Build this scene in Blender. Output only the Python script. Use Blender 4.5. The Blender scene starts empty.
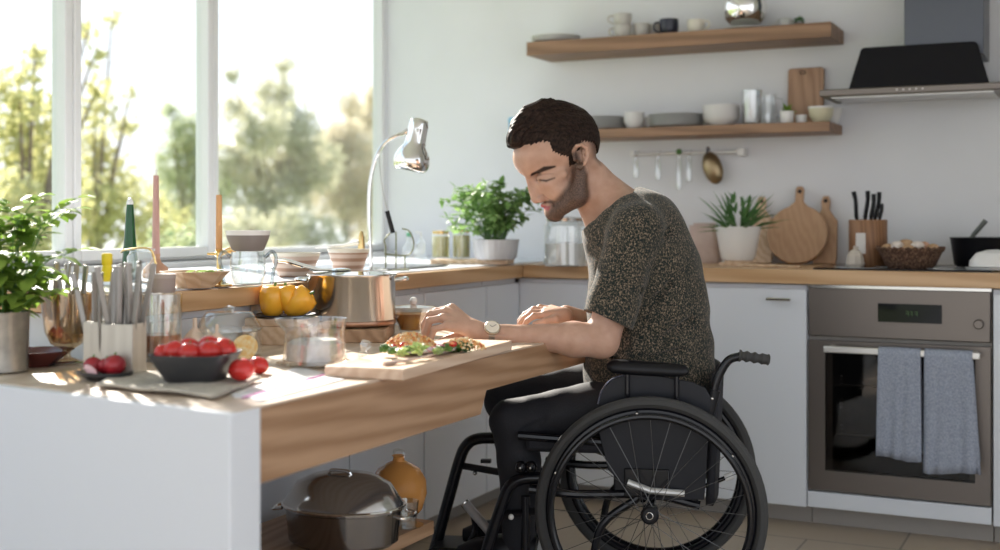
import bpy, bmesh, math, random
import numpy as np
from mathutils import Vector, Matrix
random.seed(7)
RNG = np.random.default_rng(7)
PI = math.pi
scn = bpy.context.scene
COL = scn.collection

# ------------------------------------------------------------------ camera
FPX, YAW, CAMH, HORY = 1240.0, math.radians(26), 1.08, 218.0
cam = bpy.data.cameras.new('camera')
camo = bpy.data.objects.new('camera', cam)
COL.objects.link(camo)
camo.location = (0, 0, CAMH)
camo.rotation_euler = (PI / 2, 0, YAW)
cam.sensor_width = 36
cam.lens = FPX * 36 / 1000
cam.shift_y = -(275 - HORY) / 1000
cam.clip_end = 200
cam.dof.use_dof = True
cam.dof.focus_distance = 3.3
cam.dof.aperture_fstop = 1.9
scn.camera = camo

# ------------------------------------------------------------------ world, sun, exposure
world = bpy.data.worlds.new('sky')
scn.world = world
world.use_nodes = True
wn, wl = world.node_tree.nodes, world.node_tree.links
wn.clear()
wo = wn.new('ShaderNodeOutputWorld')
wb = wn.new('ShaderNodeBackground')
tc = wn.new('ShaderNodeTexCoord')
sx = wn.new('ShaderNodeSeparateXYZ')
wr = wn.new('ShaderNodeValToRGB')
wl.new(tc.outputs['Generated'], sx.inputs[0])
wl.new(sx.outputs['Z'], wr.inputs[0])
wr.color_ramp.elements[0].position = 0.0
wr.color_ramp.elements[0].color = (0.97, 0.98, 1.0, 1)
wr.color_ramp.elements[1].position = 0.6
wr.color_ramp.elements[1].color = (0.60, 0.79, 1.0, 1)
wl.new(wr.outputs[0], wb.inputs[0])
wb.inputs[1].default_value = 1.25
wl.new(wb.outputs[0], wo.inputs[0])

sun = bpy.data.lights.new('sun', 'SUN')
suno = bpy.data.objects.new('sun', sun)
COL.objects.link(suno)
sun.energy = 12.0
sun.angle = math.radians(1.6)
sun.color = (1.0, 0.92, 0.83)
_e = math.radians(27)
SUNDIR = Vector((0.80 * math.cos(_e), -0.60 * math.cos(_e), -math.sin(_e)))
suno.rotation_euler = SUNDIR.to_track_quat('-Z', 'Y').to_euler()
suno.location = (-6, 6, 5)

scn.view_settings.view_transform = 'Standard'
scn.view_settings.look = 'None'
scn.view_settings.gamma = 1
scn.view_settings.use_curve_mapping = False
scn.view_settings.exposure = 0.46
scn.cycles.use_denoising = True
scn.cycles.max_bounces = 10
scn.cycles.transparent_max_bounces = 24
scn.cycles.diffuse_bounces = 5
scn.cycles.caustics_reflective = False
scn.cycles.caustics_refractive = False
scn.cycles.sample_clamp_indirect = 6

# ------------------------------------------------------------------ survey helpers: a sight line of the photo met with a plane of the room
CS, SN = math.cos(YAW), math.sin(YAW)
def ray(px):
    u = (px - 500) / FPX
    return (-SN + CS * u, CS + SN * u)
def hz(px, py, z):
    d = FPX * (CAMH - z) / (py - HORY); x, y = ray(px)
    return Vector((x * d, y * d, z))
def hzc(px, py, z, R):
    """middle of a round thing of radius R whose front foot the photo shows at (px, py)"""
    p = hz(px, py, z); v = Vector((p.x, p.y, 0)).normalized() * R; return Vector((p.x + v.x, p.y + v.y, z))
def vy(px, py, y0):
    x, y = ray(px); d = y0 / y
    return Vector((x * d, y0, CAMH - (py - HORY) * d / FPX))
def vx(px, py, x0):
    x, y = ray(px); d = x0 / x
    return Vector((x0, y * d, CAMH - (py - HORY) * d / FPX))

# ------------------------------------------------------------------ materials
MATS = {}
def mat(name, col=(0.8, 0.8, 0.8), rough=0.5, metal=0.0, spec=0.5, **k):
    if name in MATS: return MATS[name]
    m = bpy.data.materials.new(name); m.use_nodes = True
    b = m.node_tree.nodes['Principled BSDF']
    b.inputs['Base Color'].default_value = (*col, 1)
    b.inputs['Roughness'].default_value = rough
    b.inputs['Metallic'].default_value = metal
    b.inputs['Specular IOR Level'].default_value = spec
    for kk, v in k.items():
        b.inputs[kk.replace('_', ' ')].default_value = v
    MATS[name] = m
    return m
def nodes(m):
    return m.node_tree.nodes, m.node_tree.links, m.node_tree.nodes['Principled BSDF']
def coord(m, scale, kind='Object', rot=(0, 0, 0)):
    n, l, b = nodes(m)
    t = n.new('ShaderNodeTexCoord'); mp = n.new('ShaderNodeMapping')
    mp.inputs['Scale'].default_value = scale
    mp.inputs['Rotation'].default_value = rot
    l.new(t.outputs[kind], mp.inputs[0]); return mp.outputs[0]
def ramp(m, fac, stops, interp='LINEAR'):
    n, l, b = nodes(m)
    r = n.new('ShaderNodeValToRGB'); r.color_ramp.interpolation = interp
    e = r.color_ramp.elements
    while len(e) < len(stops): e.new(0.5)
    for i, (p, c) in enumerate(stops):
        e[i].position = p; e[i].color = (*c, 1)
    l.new(fac, r.inputs[0]); return r.outputs[0]
def noise(m, vec, scale, detail=3, rough=0.5, dist=0.0):
    n, l, b = nodes(m)
    t = n.new('ShaderNodeTexNoise')
    t.inputs['Scale'].default_value = scale; t.inputs['Detail'].default_value = detail
    t.inputs['Roughness'].default_value = rough; t.inputs['Distortion'].default_value = dist
    l.new(vec, t.inputs['Vector']); return t.outputs[0]
def bump(m, h, strength=0.2, dist=0.01):
    n, l, b = nodes(m)
    t = n.new('ShaderNodeBump'); t.inputs['Strength'].default_value = strength
    t.inputs['Distance'].default_value = dist
    l.new(h, t.inputs['Height']); l.new(t.outputs[0], b.inputs['Normal'])
def speckled(name, stops, scale, rough=0.6, bmp=0.0, vec=(1, 1, 1), interp='LINEAR', metal=0.0, detail=3, dist=0.0):
    if name in MATS: return MATS[name]
    m = mat(name, rough=rough, metal=metal); n, l, b = nodes(m)
    f = noise(m, coord(m, vec), scale, detail, 0.55, dist)
    l.new(ramp(m, f, stops, interp), b.inputs['Base Color'])
    if bmp: bump(m, f, bmp, 0.004)
    return m
def wood(name, light, dark, axis='y', scale=1.0, rough=0.45, contrast=1.0):
    """long fibres along AXIS with wandering cathedral rings"""
    if name in MATS: return MATS[name]
    m = mat(name, rough=rough); n, l, b = nodes(m)
    st = {'x': (0.35, 4, 4), 'y': (4, 0.35, 4), 'z': (4, 4, 0.35)}[axis]
    v = coord(m, tuple(s * scale for s in st))
    w = n.new('ShaderNodeTexWave'); w.wave_type = 'BANDS'; w.bands_direction = 'DIAGONAL'
    w.inputs['Scale'].default_value = 2.6; w.inputs['Distortion'].default_value = 9
    w.inputs['Detail'].default_value = 3; w.inputs['Detail Scale'].default_value = 0.9
    l.new(v, w.inputs['Vector'])
    st2 = {'x': (1.5, 60, 60), 'y': (60, 1.5, 60), 'z': (60, 60, 1.5)}[axis]
    f2 = noise(m, coord(m, tuple(s * scale for s in st2)), 1.4, 4, 0.6)
    mx = n.new('ShaderNodeMix'); mx.data_type = 'FLOAT'; mx.inputs[0].default_value = 0.45
    l.new(w.outputs['Fac'], mx.inputs[2]); l.new(f2, mx.inputs[3])
    l.new(ramp(m, mx.outputs[0], [(0.15, dark), (0.75, light)]), b.inputs['Base Color'])
    bump(m, f2, 0.08, 0.002)
    return m
def thin_glass(name, tint=(1, 1, 1), rough=0.0, f0=1.45, extra=0.0):
    if name in MATS: return MATS[name]
    m = bpy.data.materials.new(name); m.use_nodes = True
    n, l = m.node_tree.nodes, m.node_tree.links
    n.clear()
    o = n.new('ShaderNodeOutputMaterial'); t = n.new('ShaderNodeBsdfTransparent')
    g = n.new('ShaderNodeBsdfGlossy'); lw = n.new('ShaderNodeLayerWeight'); mx = n.new('ShaderNodeMixShader')
    lw.inputs[0].default_value = 0.5
    p5 = n.new('ShaderNodeMath'); p5.operation = 'POWER'; p5.inputs[1].default_value = 4.0
    fr = n.new('ShaderNodeMath'); fr.operation = 'MULTIPLY_ADD'; fr.inputs[1].default_value = 0.85; fr.inputs[2].default_value = (f0 - 1) * 0.1
    l.new(lw.outputs['Facing'], p5.inputs[0]); l.new(p5.outputs[0], fr.inputs[0])
    t.inputs[0].default_value = (*tint, 1); g.inputs['Roughness'].default_value = rough
    g.inputs[0].default_value = (1, 1, 1, 1)
    ad = n.new('ShaderNodeMath'); ad.operation = 'ADD'; ad.use_clamp = True
    ad.inputs[1].default_value = extra
    l.new(fr.outputs[0], ad.inputs[0])
    l.new(ad.outputs[0], mx.inputs[0]); l.new(t.outputs[0], mx.inputs[1]); l.new(g.outputs[0], mx.inputs[2])
    l.new(mx.outputs[0], o.inputs[0])
    MATS[name] = m; return m
def leafy(name, a, b_, trans=0.35):
    if name in MATS: return MATS[name]
    m = mat(name, rough=0.5); n, l, b = nodes(m)
    f = noise(m, coord(m, (1, 1, 1)), 14 if trans < 0.5 else 1.2, 2)
    c = ramp(m, f, [(0.3, a), (0.7, b_)])
    l.new(c, b.inputs['Base Color'])
    t = n.new('ShaderNodeBsdfTranslucent'); mx = n.new('ShaderNodeMixShader')
    l.new(c, t.inputs[0]); mx.inputs[0].default_value = trans
    l.new(b.outputs[0], mx.inputs[1]); l.new(t.outputs[0], mx.inputs[2])
    l.new(mx.outputs[0], n['Material Output'].inputs[0])
    return m

# ------------------------------------------------------------------ mesh builder
def rot(ax=0, ay=0, az=0):
    return np.array((Matrix.Rotation(az, 3, 'Z') @ Matrix.Rotation(ay, 3, 'Y') @ Matrix.Rotation(ax, 3, 'X')))
def frame_to(d):
    """3x3 with its z axis along d"""
    d = Vector(d).normalized()
    return np.array(d.to_track_quat('Z', 'Y').to_matrix())
class MB:
    def __init__(s): s.v = []; s.f = []; s.boxy = False
    def add(s, V, F):
        o = len(s.v); s.v.extend([tuple(map(float, p)) for p in V]); s.f.extend([tuple(i + o for i in q) for q in F]); return s
    def box(s, c, d, R=None):
        s.boxy = True
        hx, hy, hzz = d[0] / 2, d[1] / 2, d[2] / 2
        P = np.array([(x, y, z) for x in (-hx, hx) for y in (-hy, hy) for z in (-hzz, hzz)])
        if R is not None: P = P @ R.T
        P = P + np.array(c)
        return s.add(P, [(0, 1, 3, 2), (4, 6, 7, 5), (0, 4, 5, 1), (2, 3, 7, 6), (0, 2, 6, 4), (1, 5, 7, 3)])
    def bb(s, x0, x1, y0, y1, z0, z1):
        return s.box(((x0 + x1) / 2, (y0 + y1) / 2, (z0 + z1) / 2), (x1 - x0, y1 - y0, z1 - z0))
    def prism(s, pts, h0, h1, T=None):
        """outline in the xy plane pulled from h0 to h1; T maps the points"""
        n = len(pts); P = [(x, y, h0) for x, y in pts] + [(x, y, h1) for x, y in pts]
        if T: P = [T(*p) for p in P]
        return s.add(P, [tuple(range(n))[::-1], tuple(range(n, 2 * n))] + [(i, (i + 1) % n, n + (i + 1) % n, n + i) for i in range(n)])
    def tube(s, pts, r, n=10, closed=False, flat=1.0):
        pts = [Vector(p) for p in pts]; m = len(pts)
        rs = r if hasattr(r, '__len__') else [r] * m
        t = []
        for i in range(m):
            a = pts[i - 1] if (i > 0 or closed) else pts[0]
            b = pts[(i + 1) % m] if (i < m - 1 or closed) else pts[-1]
            t.append((b - a).normalized())
        u = t[0].orthogonal().normalized(); V = []
        for i in range(m):
            u = (u - t[i] * u.dot(t[i]))
            u = u.normalized() if u.length > 1e-6 else t[i].orthogonal().normalized()
            w = t[i].cross(u)
            for k in range(n):
                a = 2 * PI * k / n
                V.append(pts[i] + u * (math.cos(a) * rs[i]) + w * (math.sin(a) * rs[i] * flat))
        F = [(i * n + k, i * n + (k + 1) % n, ((i + 1) % m) * n + (k + 1) % n, ((i + 1) % m) * n + k)
             for i in range(m if closed else m - 1) for k in range(n)]
        if not closed: F += [tuple(range(n))[::-1], tuple(range((m - 1) * n, m * n))]
        return s.add(V, F)
    def lathe(s, prof, c=(0, 0, 0), n=32, R=None, sx=1.0, sy=1.0, close=False):
        m = len(prof)
        P = np.array([(r * math.cos(2 * PI * k / n) * sx, r * math.sin(2 * PI * k / n) * sy, z) for r, z in prof for k in range(n)])
        if R is not None: P = P @ R.T
        P = P + np.array(c)
        F = [(i * n + k, i * n + (k + 1) % n, (i + 1) * n + (k + 1) % n, (i + 1) * n + k) for i in range(m - 1) for k in range(n)]
        if close: F += [((m - 1) * n + k, (m - 1) * n + (k + 1) % n, (k + 1) % n, k) for k in range(n)]
        return s.add(P, F)
    def ell(s, c, r, R=None, n=16):
        prof = [(math.sin(PI * i / (n // 2)), -math.cos(PI * i / (n // 2))) for i in range(n // 2 + 1)]
        rr = r if hasattr(r, '__len__') else (r, r, r)
        q = MB().lathe(prof, n=n)
        P = np.array(q.v) * np.array(rr)
        if R is not None: P = P @ R.T
        return s.add(P + np.array(c), q.f)
    def leaf(s, p, d, up, L, W, fold=0.25, seg=3):
        p = Vector(p); d = Vector(d).normalized(); up = Vector(up)
        w = d.cross(up); w = w.normalized() if w.length > 1e-4 else d.orthogonal().normalized()
        nn = w.cross(d); V = [p]; F = []
        prof = {2: (1.0,), 3: (0.85, 0.8), 4: (0.7, 1.0, 0.6)}[seg]
        rows = []
        for i, q in enumerate(prof):
            t = (i + 1) / (len(prof) + 1)
            c = p + d * (L * t) - nn * (L * 0.18 * t * t)
            a = len(V); V += [c - w * (W / 2 * q) + nn * (W * fold * q), c, c + w * (W / 2 * q) + nn * (W * fold * q)]; rows.append(a)
        e = len(V); V.append(p + d * L - nn * (L * 0.18))
        a = rows[0]; F += [(0, a, a + 1), (0, a + 1, a + 2)]
        for a, b in zip(rows, rows[1:]): F += [(a, b, b + 1, a + 1), (a + 1, b + 1, b + 2, a + 2)]
        a = rows[-1]; F += [(a, e, a + 1), (a + 1, e, a + 2)]
        return s.add(V, F)
    def build(s, name, m, parent=None, loc=(0, 0, 0), rz=0, bevel=0, sharp=35, smooth=True, weld=True, sub=0, origin=None, thick=0):
        me = bpy.data.meshes.new(name)
        V = s.v
        if origin is not None:
            V = [(x - origin[0], y - origin[1], z - origin[2]) for x, y, z in V]
        me.from_pydata(V, [], s.f)
        if weld:
            bm = bmesh.new(); bm.from_mesh(me)
            if not s.boxy: bmesh.ops.remove_doubles(bm, verts=bm.verts, dist=1e-5)
            bmesh.ops.recalc_face_normals(bm, faces=bm.faces)
            bm.to_mesh(me); bm.free()
        if smooth:
            me.shade_smooth(); me.set_sharp_from_angle(angle=math.radians(sharp))
        me.materials.append(m)
        o = bpy.data.objects.new(name, me); COL.objects.link(o)
        o.location = loc; o.rotation_euler = (0, 0, rz)
        if parent is not None: o.parent = parent
        if thick:
            q = o.modifiers.new('wall', 'SOLIDIFY'); q.thickness = thick; q.offset = -1
        if bevel:
            q = o.modifiers.new('bevel', 'BEVEL'); q.width = bevel; q.segments = 2; q.limit_method = 'ANGLE'; q.harden_normals = False
        if sub:
            q = o.modifiers.new('sub', 'SUBSURF'); q.levels = sub; q.render_levels = sub
        return o
def tag(o, label, cat, group=None, kind=None):
    o['label'] = label; o['category'] = cat
    if group: o['group'] = group
    if kind: o['kind'] = kind
    return o
def thing(name, label, cat, loc, rz=0, group=None):
    o = bpy.data.objects.new(name, None); COL.objects.link(o)
    o.empty_display_size = 0.05
    o.location = loc; o.rotation_euler = (0, 0, rz)
    return tag(o, label, cat, group)
def struct(name, mb, m, parent=None, **k):
    o = mb.build(name, m, parent, **k)
    if parent is None: o['kind'] = 'structure'
    return o
def dup(root, loc, rz=0, label=None, group=None, scale=None):
    r = root.copy(); COL.objects.link(r); r.location = loc; r.rotation_euler = (0, 0, rz)
    if scale: r.scale = (scale,) * 3
    if label: r['label'] = label
    if group: r['group'] = group
    for ch in list(root.children):
        c = ch.copy(); COL.objects.link(c); c.parent = r
        for g in list(ch.children):
            d = g.copy(); COL.objects.link(d); d.parent = c
    return r
def arc(c, r, a0, a1, n, e1, e2):
    c = Vector(c); e1 = Vector(e1); e2 = Vector(e2)
    return [c + e1 * (r * math.cos(a0 + (a1 - a0) * i / n)) + e2 * (r * math.sin(a0 + (a1 - a0) * i / n)) for i in range(n + 1)]
def smooth_path(pts, n=6):
    """Catmull-Rom through the points"""
    P = [Vector(p) for p in pts]; P = [P[0] * 2 - P[1]] + P + [P[-1] * 2 - P[-2]]
    out = []
    for i in range(1, len(P) - 2):
        a, b, c, d = P[i - 1:i + 3]
        for k in range(n):
            t = k / n
            out.append(0.5 * ((2 * b) + (c - a) * t + (2 * a - 5 * b + 4 * c - d) * t * t + (3 * b - a - 3 * c + d) * t ** 3))
    out.append(P[-2]); return out

# ------------------------------------------------------------------ palette
M_wall = speckled('wall_paint', [(0.3, (0.75, 0.755, 0.775)), (0.7, (0.78, 0.785, 0.805))], 3, 0.85)
M_white = mat('white_lacquer', (0.74, 0.765, 0.81), 0.32)
M_frame = mat('white_window_paint', (0.80, 0.80, 0.80), 0.4)
M_kick = mat('grey_plinth', (0.36, 0.33, 0.30), 0.5)
M_top = wood('oak_worktop', (0.66, 0.43, 0.24), (0.50, 0.29, 0.14), 'x', 1.0, 0.35)
M_topy = wood('oak_worktop_side', (0.66, 0.43, 0.24), (0.50, 0.29, 0.14), 'y', 1.0, 0.35)
M_table = wood('pale_oak_table', (0.66, 0.53, 0.42), (0.55, 0.42, 0.31), 'y', 0.8, 0.4)
M_apron = wood('oak_apron', (0.44, 0.27, 0.16), (0.30, 0.165, 0.085), 'y', 1.3, 0.45)
M_shelf = wood('walnut_shelf', (0.33, 0.19, 0.11), (0.20, 0.11, 0.06), 'x', 1.0, 0.5)
M_board = wood('beech_board', (0.72, 0.54, 0.38), (0.58, 0.39, 0.24), 'y', 1.6, 0.5)
M_block = wood('dark_oak_block', (0.30, 0.15, 0.07), (0.20, 0.09, 0.04), 'z', 2.5, 0.5)
M_rboard = wood('round_board_wood', (0.52, 0.32, 0.19), (0.46, 0.27, 0.155), 'z', 2.0, 0.5)
M_steel = mat('brushed_steel', (0.62, 0.60, 0.57), 0.22, 1.0)
M_ovenst = mat('oven_steel', (0.19, 0.165, 0.148), 0.38, 0.85)
M_chrome = mat('chrome', (0.85, 0.84, 0.82), 0.07, 1.0)
M_brass = mat('brass', (0.75, 0.55, 0.25), 0.25, 1.0)
M_black = mat('black_gloss', (0.008, 0.008, 0.01), 0.15, 0, 0.4)
M_bmat = mat('black_satin', (0.007, 0.007, 0.009), 0.4, 0, 0.3)
M_rubber = mat('tyre_rubber', (0.042, 0.041, 0.040), 0.7)
M_bglass = mat('black_glass', (0.006, 0.006, 0.009), 0.08, 0, 0.2)
M_ceram = mat('white_ceramic', (0.80, 0.79, 0.77), 0.25)
M_cream = mat('cream_ceramic', (0.72, 0.68, 0.58), 0.35)
M_greyc = mat('grey_ceramic', (0.58, 0.58, 0.57), 0.35)
M_dark = mat('charcoal_stoneware', (0.035, 0.035, 0.038), 0.45)
M_glass = thin_glass('clear_glass', (0.93, 0.95, 0.95), 0.02, 2.0, 0.05)
M_pane = thin_glass('window_glass', (0.97, 0.98, 0.98), 0.0, 1.3)
M_linen = speckled('grey_linen', [(0.35, (0.42, 0.38, 0.32)), (0.65, (0.56, 0.51, 0.44))], 60, 0.9, 0.3)
M_tomato = speckled('tomato_skin', [(0.3, (0.46, 0.012, 0.016)), (0.7, (0.58, 0.04, 0.025))], 9, 0.2)
M_stem = mat('green_stem', (0.10, 0.22, 0.05), 0.6)
M_terra = mat('terracotta', (0.50, 0.27, 0.17), 0.8)
M_soil = speckled('soil', [(0.3, (0.03, 0.02, 0.015)), (0.7, (0.07, 0.05, 0.03))], 80, 0.95)
M_basil = leafy('basil_leaf', (0.14, 0.28, 0.03), (0.36, 0.50, 0.10), 0.45)
M_herb = leafy('herb_leaf', (0.18, 0.34, 0.09), (0.36, 0.52, 0.20), 0.35)
M_spiky = leafy('spiky_leaf', (0.06, 0.17, 0.05), (0.15, 0.30, 0.10), 0.2)
# ================================================================== THE SETTING
YW, XW = 4.94, -2.99          # back wall, window wall
YF, XF = 4.34, -2.02          # worktop front edges
m = mat('floor_tile', rough=0.4); n, l, b = nodes(m)
br = n.new('ShaderNodeTexBrick'); br.offset = 0.5
br.inputs['Color1'].default_value = (0.47, 0.38, 0.29, 1); br.inputs['Color2'].default_value = (0.43, 0.35, 0.27, 1)
br.inputs['Mortar'].default_value = (0.22, 0.18, 0.14, 1); br.inputs['Scale'].default_value = 1.0
br.inputs['Mortar Size'].default_value = 0.004; br.inputs['Brick Width'].default_value = 0.6; br.inputs['Row Height'].default_value = 0.6
l.new(coord(m, (1, 1, 1)), br.inputs['Vector']); l.new(br.outputs[0], b.inputs['Base Color'])
struct('floor', MB().bb(XW, 2.6, -2.2, YW, -0.06, 0), m)
struct('ceiling', MB().bb(XW - 0.2, 2.6, -2.2, YW + 0.2, 2.62, 2.7), M_wall)
struct('wall_back', MB().bb(XW + 0.001, 2.6, YW, YW + 0.14, 0, 2.62), M_wall)
struct('wall_shade_right', MB().bb(1.12, 1.24, 3.3, YW + .14, 0, 2.62), M_wall)  # unseen wall stub, added to shade the right of the back wall
WZ0, WZ1 = 0.925, 2.46
wl_ = MB().bb(XW - 0.07, XW, -2.2, YW + .14, 0, WZ0).bb(XW - 0.07, XW, -2.2, YW + .14, WZ1, 2.62)
wl_.bb(XW - 0.07, XW, YW - 0.012, YW + .14, WZ0, WZ1).bb(XW - 0.07, XW, -2.2, 0.35, WZ0, WZ1)
struct('wall_left', wl_, M_wall)
struct('trim_1', MB().bb(XW - 0.02, XW + 0.05, 0.35, YW, 0.902, 0.925), M_frame, bevel=0.003)
wins = [(3.70, YW - 0.012), (2.995, 3.70), (1.70, 2.995), (0.35, 1.70)]
for i, (a, c) in enumerate(wins):
    ww = bpy.data.objects.new('window_%d' % (i + 1), None); COL.objects.link(ww); ww['kind'] = 'structure'
    ww.location = (XW - 0.06, (a + c) / 2, WZ0); O = tuple(ww.location)
    fr = MB(); t = 0.034
    x0, x1 = XW - 0.066, XW - 0.008
    tr = 0.016 if i == 0 else t
    fr.bb(x0, x1, a + .001, a + t, WZ0, WZ1).bb(x0, x1, c - tr, c - .001, WZ0, WZ1).bb(x0 + .003, x1 - .003, a + t, c - tr, WZ0, WZ0 + 0.035).bb(x0 + .003, x1 - .003, a + t, c - tr, WZ1 - t, WZ1)
    fr.build('window_frame', M_frame, ww, origin=O, bevel=0.006)
    if i != 0:
        sa = MB(); x2, x3 = XW - 0.035, XW - 0.002
        q = 0.012
        sa.bb(x2, x3, a + t - 0.03, a + t + q - 0.01, WZ0 + 0.015, WZ1 - 0.04).bb(x2, x3, c - t - q + 0.01, c - t + 0.03, WZ0 + 0.015, WZ1 - 0.04)
        sa.bb(x2 + .002, x3 - .002, a + t + q - 0.01, c - t - q + 0.01, WZ0 + 0.012, WZ0 + 0.05).bb(x2 + .002, x3 - .002, a + t + q - .01, c - t - q + 0.01, WZ1 - 0.09, WZ1 - 0.04)
        sa.build('sash', M_frame, ww, origin=O, bevel=0.005)
    MB().bb(XW - 0.045, XW - 0.041, a + 0.03, c - 0.014, WZ0 + 0.02, WZ1 - 0.03).build('window_pane', M_pane, ww, origin=O)

# ---- outdoors
struct('ground', MB().bb(-60, XW - 0.2, -20, 60, -0.9, -0.8), speckled('lawn', [(0.3, (0.16, 0.22, 0.05)), (0.7, (0.28, 0.32, 0.10))], 2, 0.9))
M_bark = speckled('bark', [(0.3, (0.10, 0.07, 0.05)), (0.7, (0.20, 0.15, 0.10))], 12, 0.9)
L_yel = leafy('yellow_green_leaves', (0.44, 0.44, 0.18), (0.58, 0.54, 0.28), 0.5)
L_oli = leafy('hazed_olive_leaves', (0.46, 0.46, 0.30), (0.58, 0.55, 0.40), 0.5)  # lightened so the leaf colour itself carries the haze
L_haze = leafy('hazed_autumn_leaves', (0.58, 0.53, 0.38), (0.68, 0.60, 0.44), 0.55)  # autumn tone, with distance haze put into the colour as paleness
L_grn = leafy('mid_green_leaves', (0.32, 0.37, 0.20), (0.44, 0.48, 0.28), 0.55)
def tree(name, label, cat, blobs, x0, lm, size, dens, trunk=True):
    """blobs: (px, py, radius in px) of the crown's masses at the distance of plane x0"""
    c0 = vx(blobs[0][0], 218, x0)
    root = thing(name, label, cat, (c0.x, c0.y, -0.8)); O = tuple(root.location)
    crown = MB(); wd = MB()
    for bx, by, br_ in blobs:
        c = vx(bx, by, x0 + random.uniform(-0.6, 0.6)); d = (c - Vector((0, 0, CAMH))).length
        r = br_ * d / FPX; nl = int(dens * r * r * 330)
        for _ in range(nl):
            v = Vector(RNG.normal(size=3)); v.normalize(); v *= r * random.random() ** 0.4
            crown.leaf(c + v, RNG.normal(size=3), RNG.normal(size=3), size * random.uniform(0.6, 1.4), size * 0.6, seg=2)
        wd.tube(smooth_path([(c0.x, c0.y, c.z - 0.6 if c.z < 0.6 else 0.3), (c0.x * .6 + c.x * .4, c0.y * .6 + c.y * .4, c.z * .5 + .2), c], 3), [0.008 + 0.02 * (1 - i / 6) for i in range(7)], 6)
    wd.tube([(c0.x, c0.y, -0.8), (c0.x + 0.05, c0.y, 0.4), (c0.x, c0.y, 1.0)], [0.11, 0.08, 0.05], 8)
    crown.build('foliage', lm, root, origin=O, weld=False, smooth=False)
    wd.build('trunk', M_bark, root, origin=O)
tree('garden_tree', 'yellow-green tree filling the leftmost window pane with branches reaching up', 'tree',
     [(25, 150, 38), (30, 120, 30), (20, 95, 28), (50, 165, 30), (45, 200, 40), (10, 210, 40), (35, 60, 12), (5, 250, 40), (40, 250, 36), (92, 60, 10), (88, 30, 9), (96, 90, 12)], -7.0, L_yel, 0.09, 9)
tree('garden_tree', 'yellow-green leafy tree in the middle window pane beside the thick window post', 'tree',
     [(95, 150, 24), (110, 185, 34), (85, 215, 40), (125, 125, 11), (130, 95, 8), (112, 20, 7), (95, 115, 18), (140, 215, 36), (165, 235, 34), (105, 95, 9)], -8.5, L_yel, 0.09, 9)
tree('garden_tree', 'dark olive tree at the right of the middle window pane', 'tree',
     [(185, 130, 20), (178, 165, 26), (200, 150, 22), (190, 200, 34), (215, 185, 26), (170, 110, 8), (208, 110, 10)], -15.0, L_grn, 0.11, 8)
tree('garden_tree', 'haze-pale olive tree rising highest in the right window pane', 'tree',
     [(275, 95, 22), (262, 130, 28), (295, 130, 26), (280, 170, 40), (285, 66, 9), (235, 110, 13), (232, 75, 8), (310, 165, 32), (240, 165, 26), (270, 215, 44)], -13.0, L_oli, 0.12, 8)
tree('garden_tree', 'haze-pale autumn-coloured tree at the right end of the right window pane', 'tree',
     [(345, 140, 24), (370, 120, 22), (350, 105, 14), (375, 95, 12), (330, 150, 22), (360, 170, 38), (335, 195, 34), (385, 160, 26), (375, 210, 38)], -19.0, L_haze, 0.12, 8)
tree('garden_shrub', 'low haze-pale green shrub behind the bowls at the right window pane', 'shrub',
     [(250, 235, 26), (290, 232, 28), (325, 240, 24), (235, 235, 24)], -10.0, L_oli, 0.09, 9)
tree('garden_shrub', 'low mid-green shrub in front of the far tree in the middle pane', 'shrub',
     [(190, 240, 18), (175, 245, 16), (158, 250, 14)], -6.2, L_grn, 0.09, 9)

# ---- window-side cabinets: doors face the room (+x)
def door_slab(p, x0, x1, y0, y1, z0, z1, O, name='door'):
    return MB().bb(x0, x1, y0, y1, z0, z1).build(name, M_white, p, origin=O, bevel=0.002)
segs = [(2.25, 2.695), (2.70, 3.150), (3.155, 3.605), (3.61, 4.069), (4.074, 4.352)]
wlab = ['white kitchen cabinet under the window worktop, nearest the camera behind the roasting pan',
        'white kitchen cabinet under the window worktop behind the orange glass jug',
        'white kitchen cabinet under the window worktop behind the steel pot',
        'white kitchen cabinet under the sink behind the honey jar',
        'narrow white cabinet where the window worktop meets the back worktop']
for (a, c), lb in zip(segs, wlab):
    t = thing('base_cabinet', lb, 'cabinet', (XF - 0.35, (a + c) / 2, 0), group='kitchen base cabinets'); O = tuple(t.location)
    MB().bb(XW, XF - 0.04, a, c, 0.07, 0.845).build('body', M_white, t, origin=O)
    MB().bb(XW + 0.1, XF - 0.09, a, c, 0, 0.07).build('plinth', M_kick, t, origin=O)
    door_slab(t, XF - 0.04, XF - 0.02, a + 0.002, c - 0.002, 0.07, 0.83, O)
wt = MB().bb(XW, XF, 2.22, YW, 0.85, 0.90)
t = thing('window_worktop', 'oak worktop running under the window with the sink cut into it', 'worktop', (XF - 0.4, 3.5, 0.85)); O = tuple(t.location)
wt.build('oak_slab', M_topy, t, origin=O, bevel=0.002)
MB().bb(XW + 0.001, XF - 0.035, 2.24, YW - 0.001, 0.9, 0.9045).build('white_surface', M_white, t, origin=O)
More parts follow.
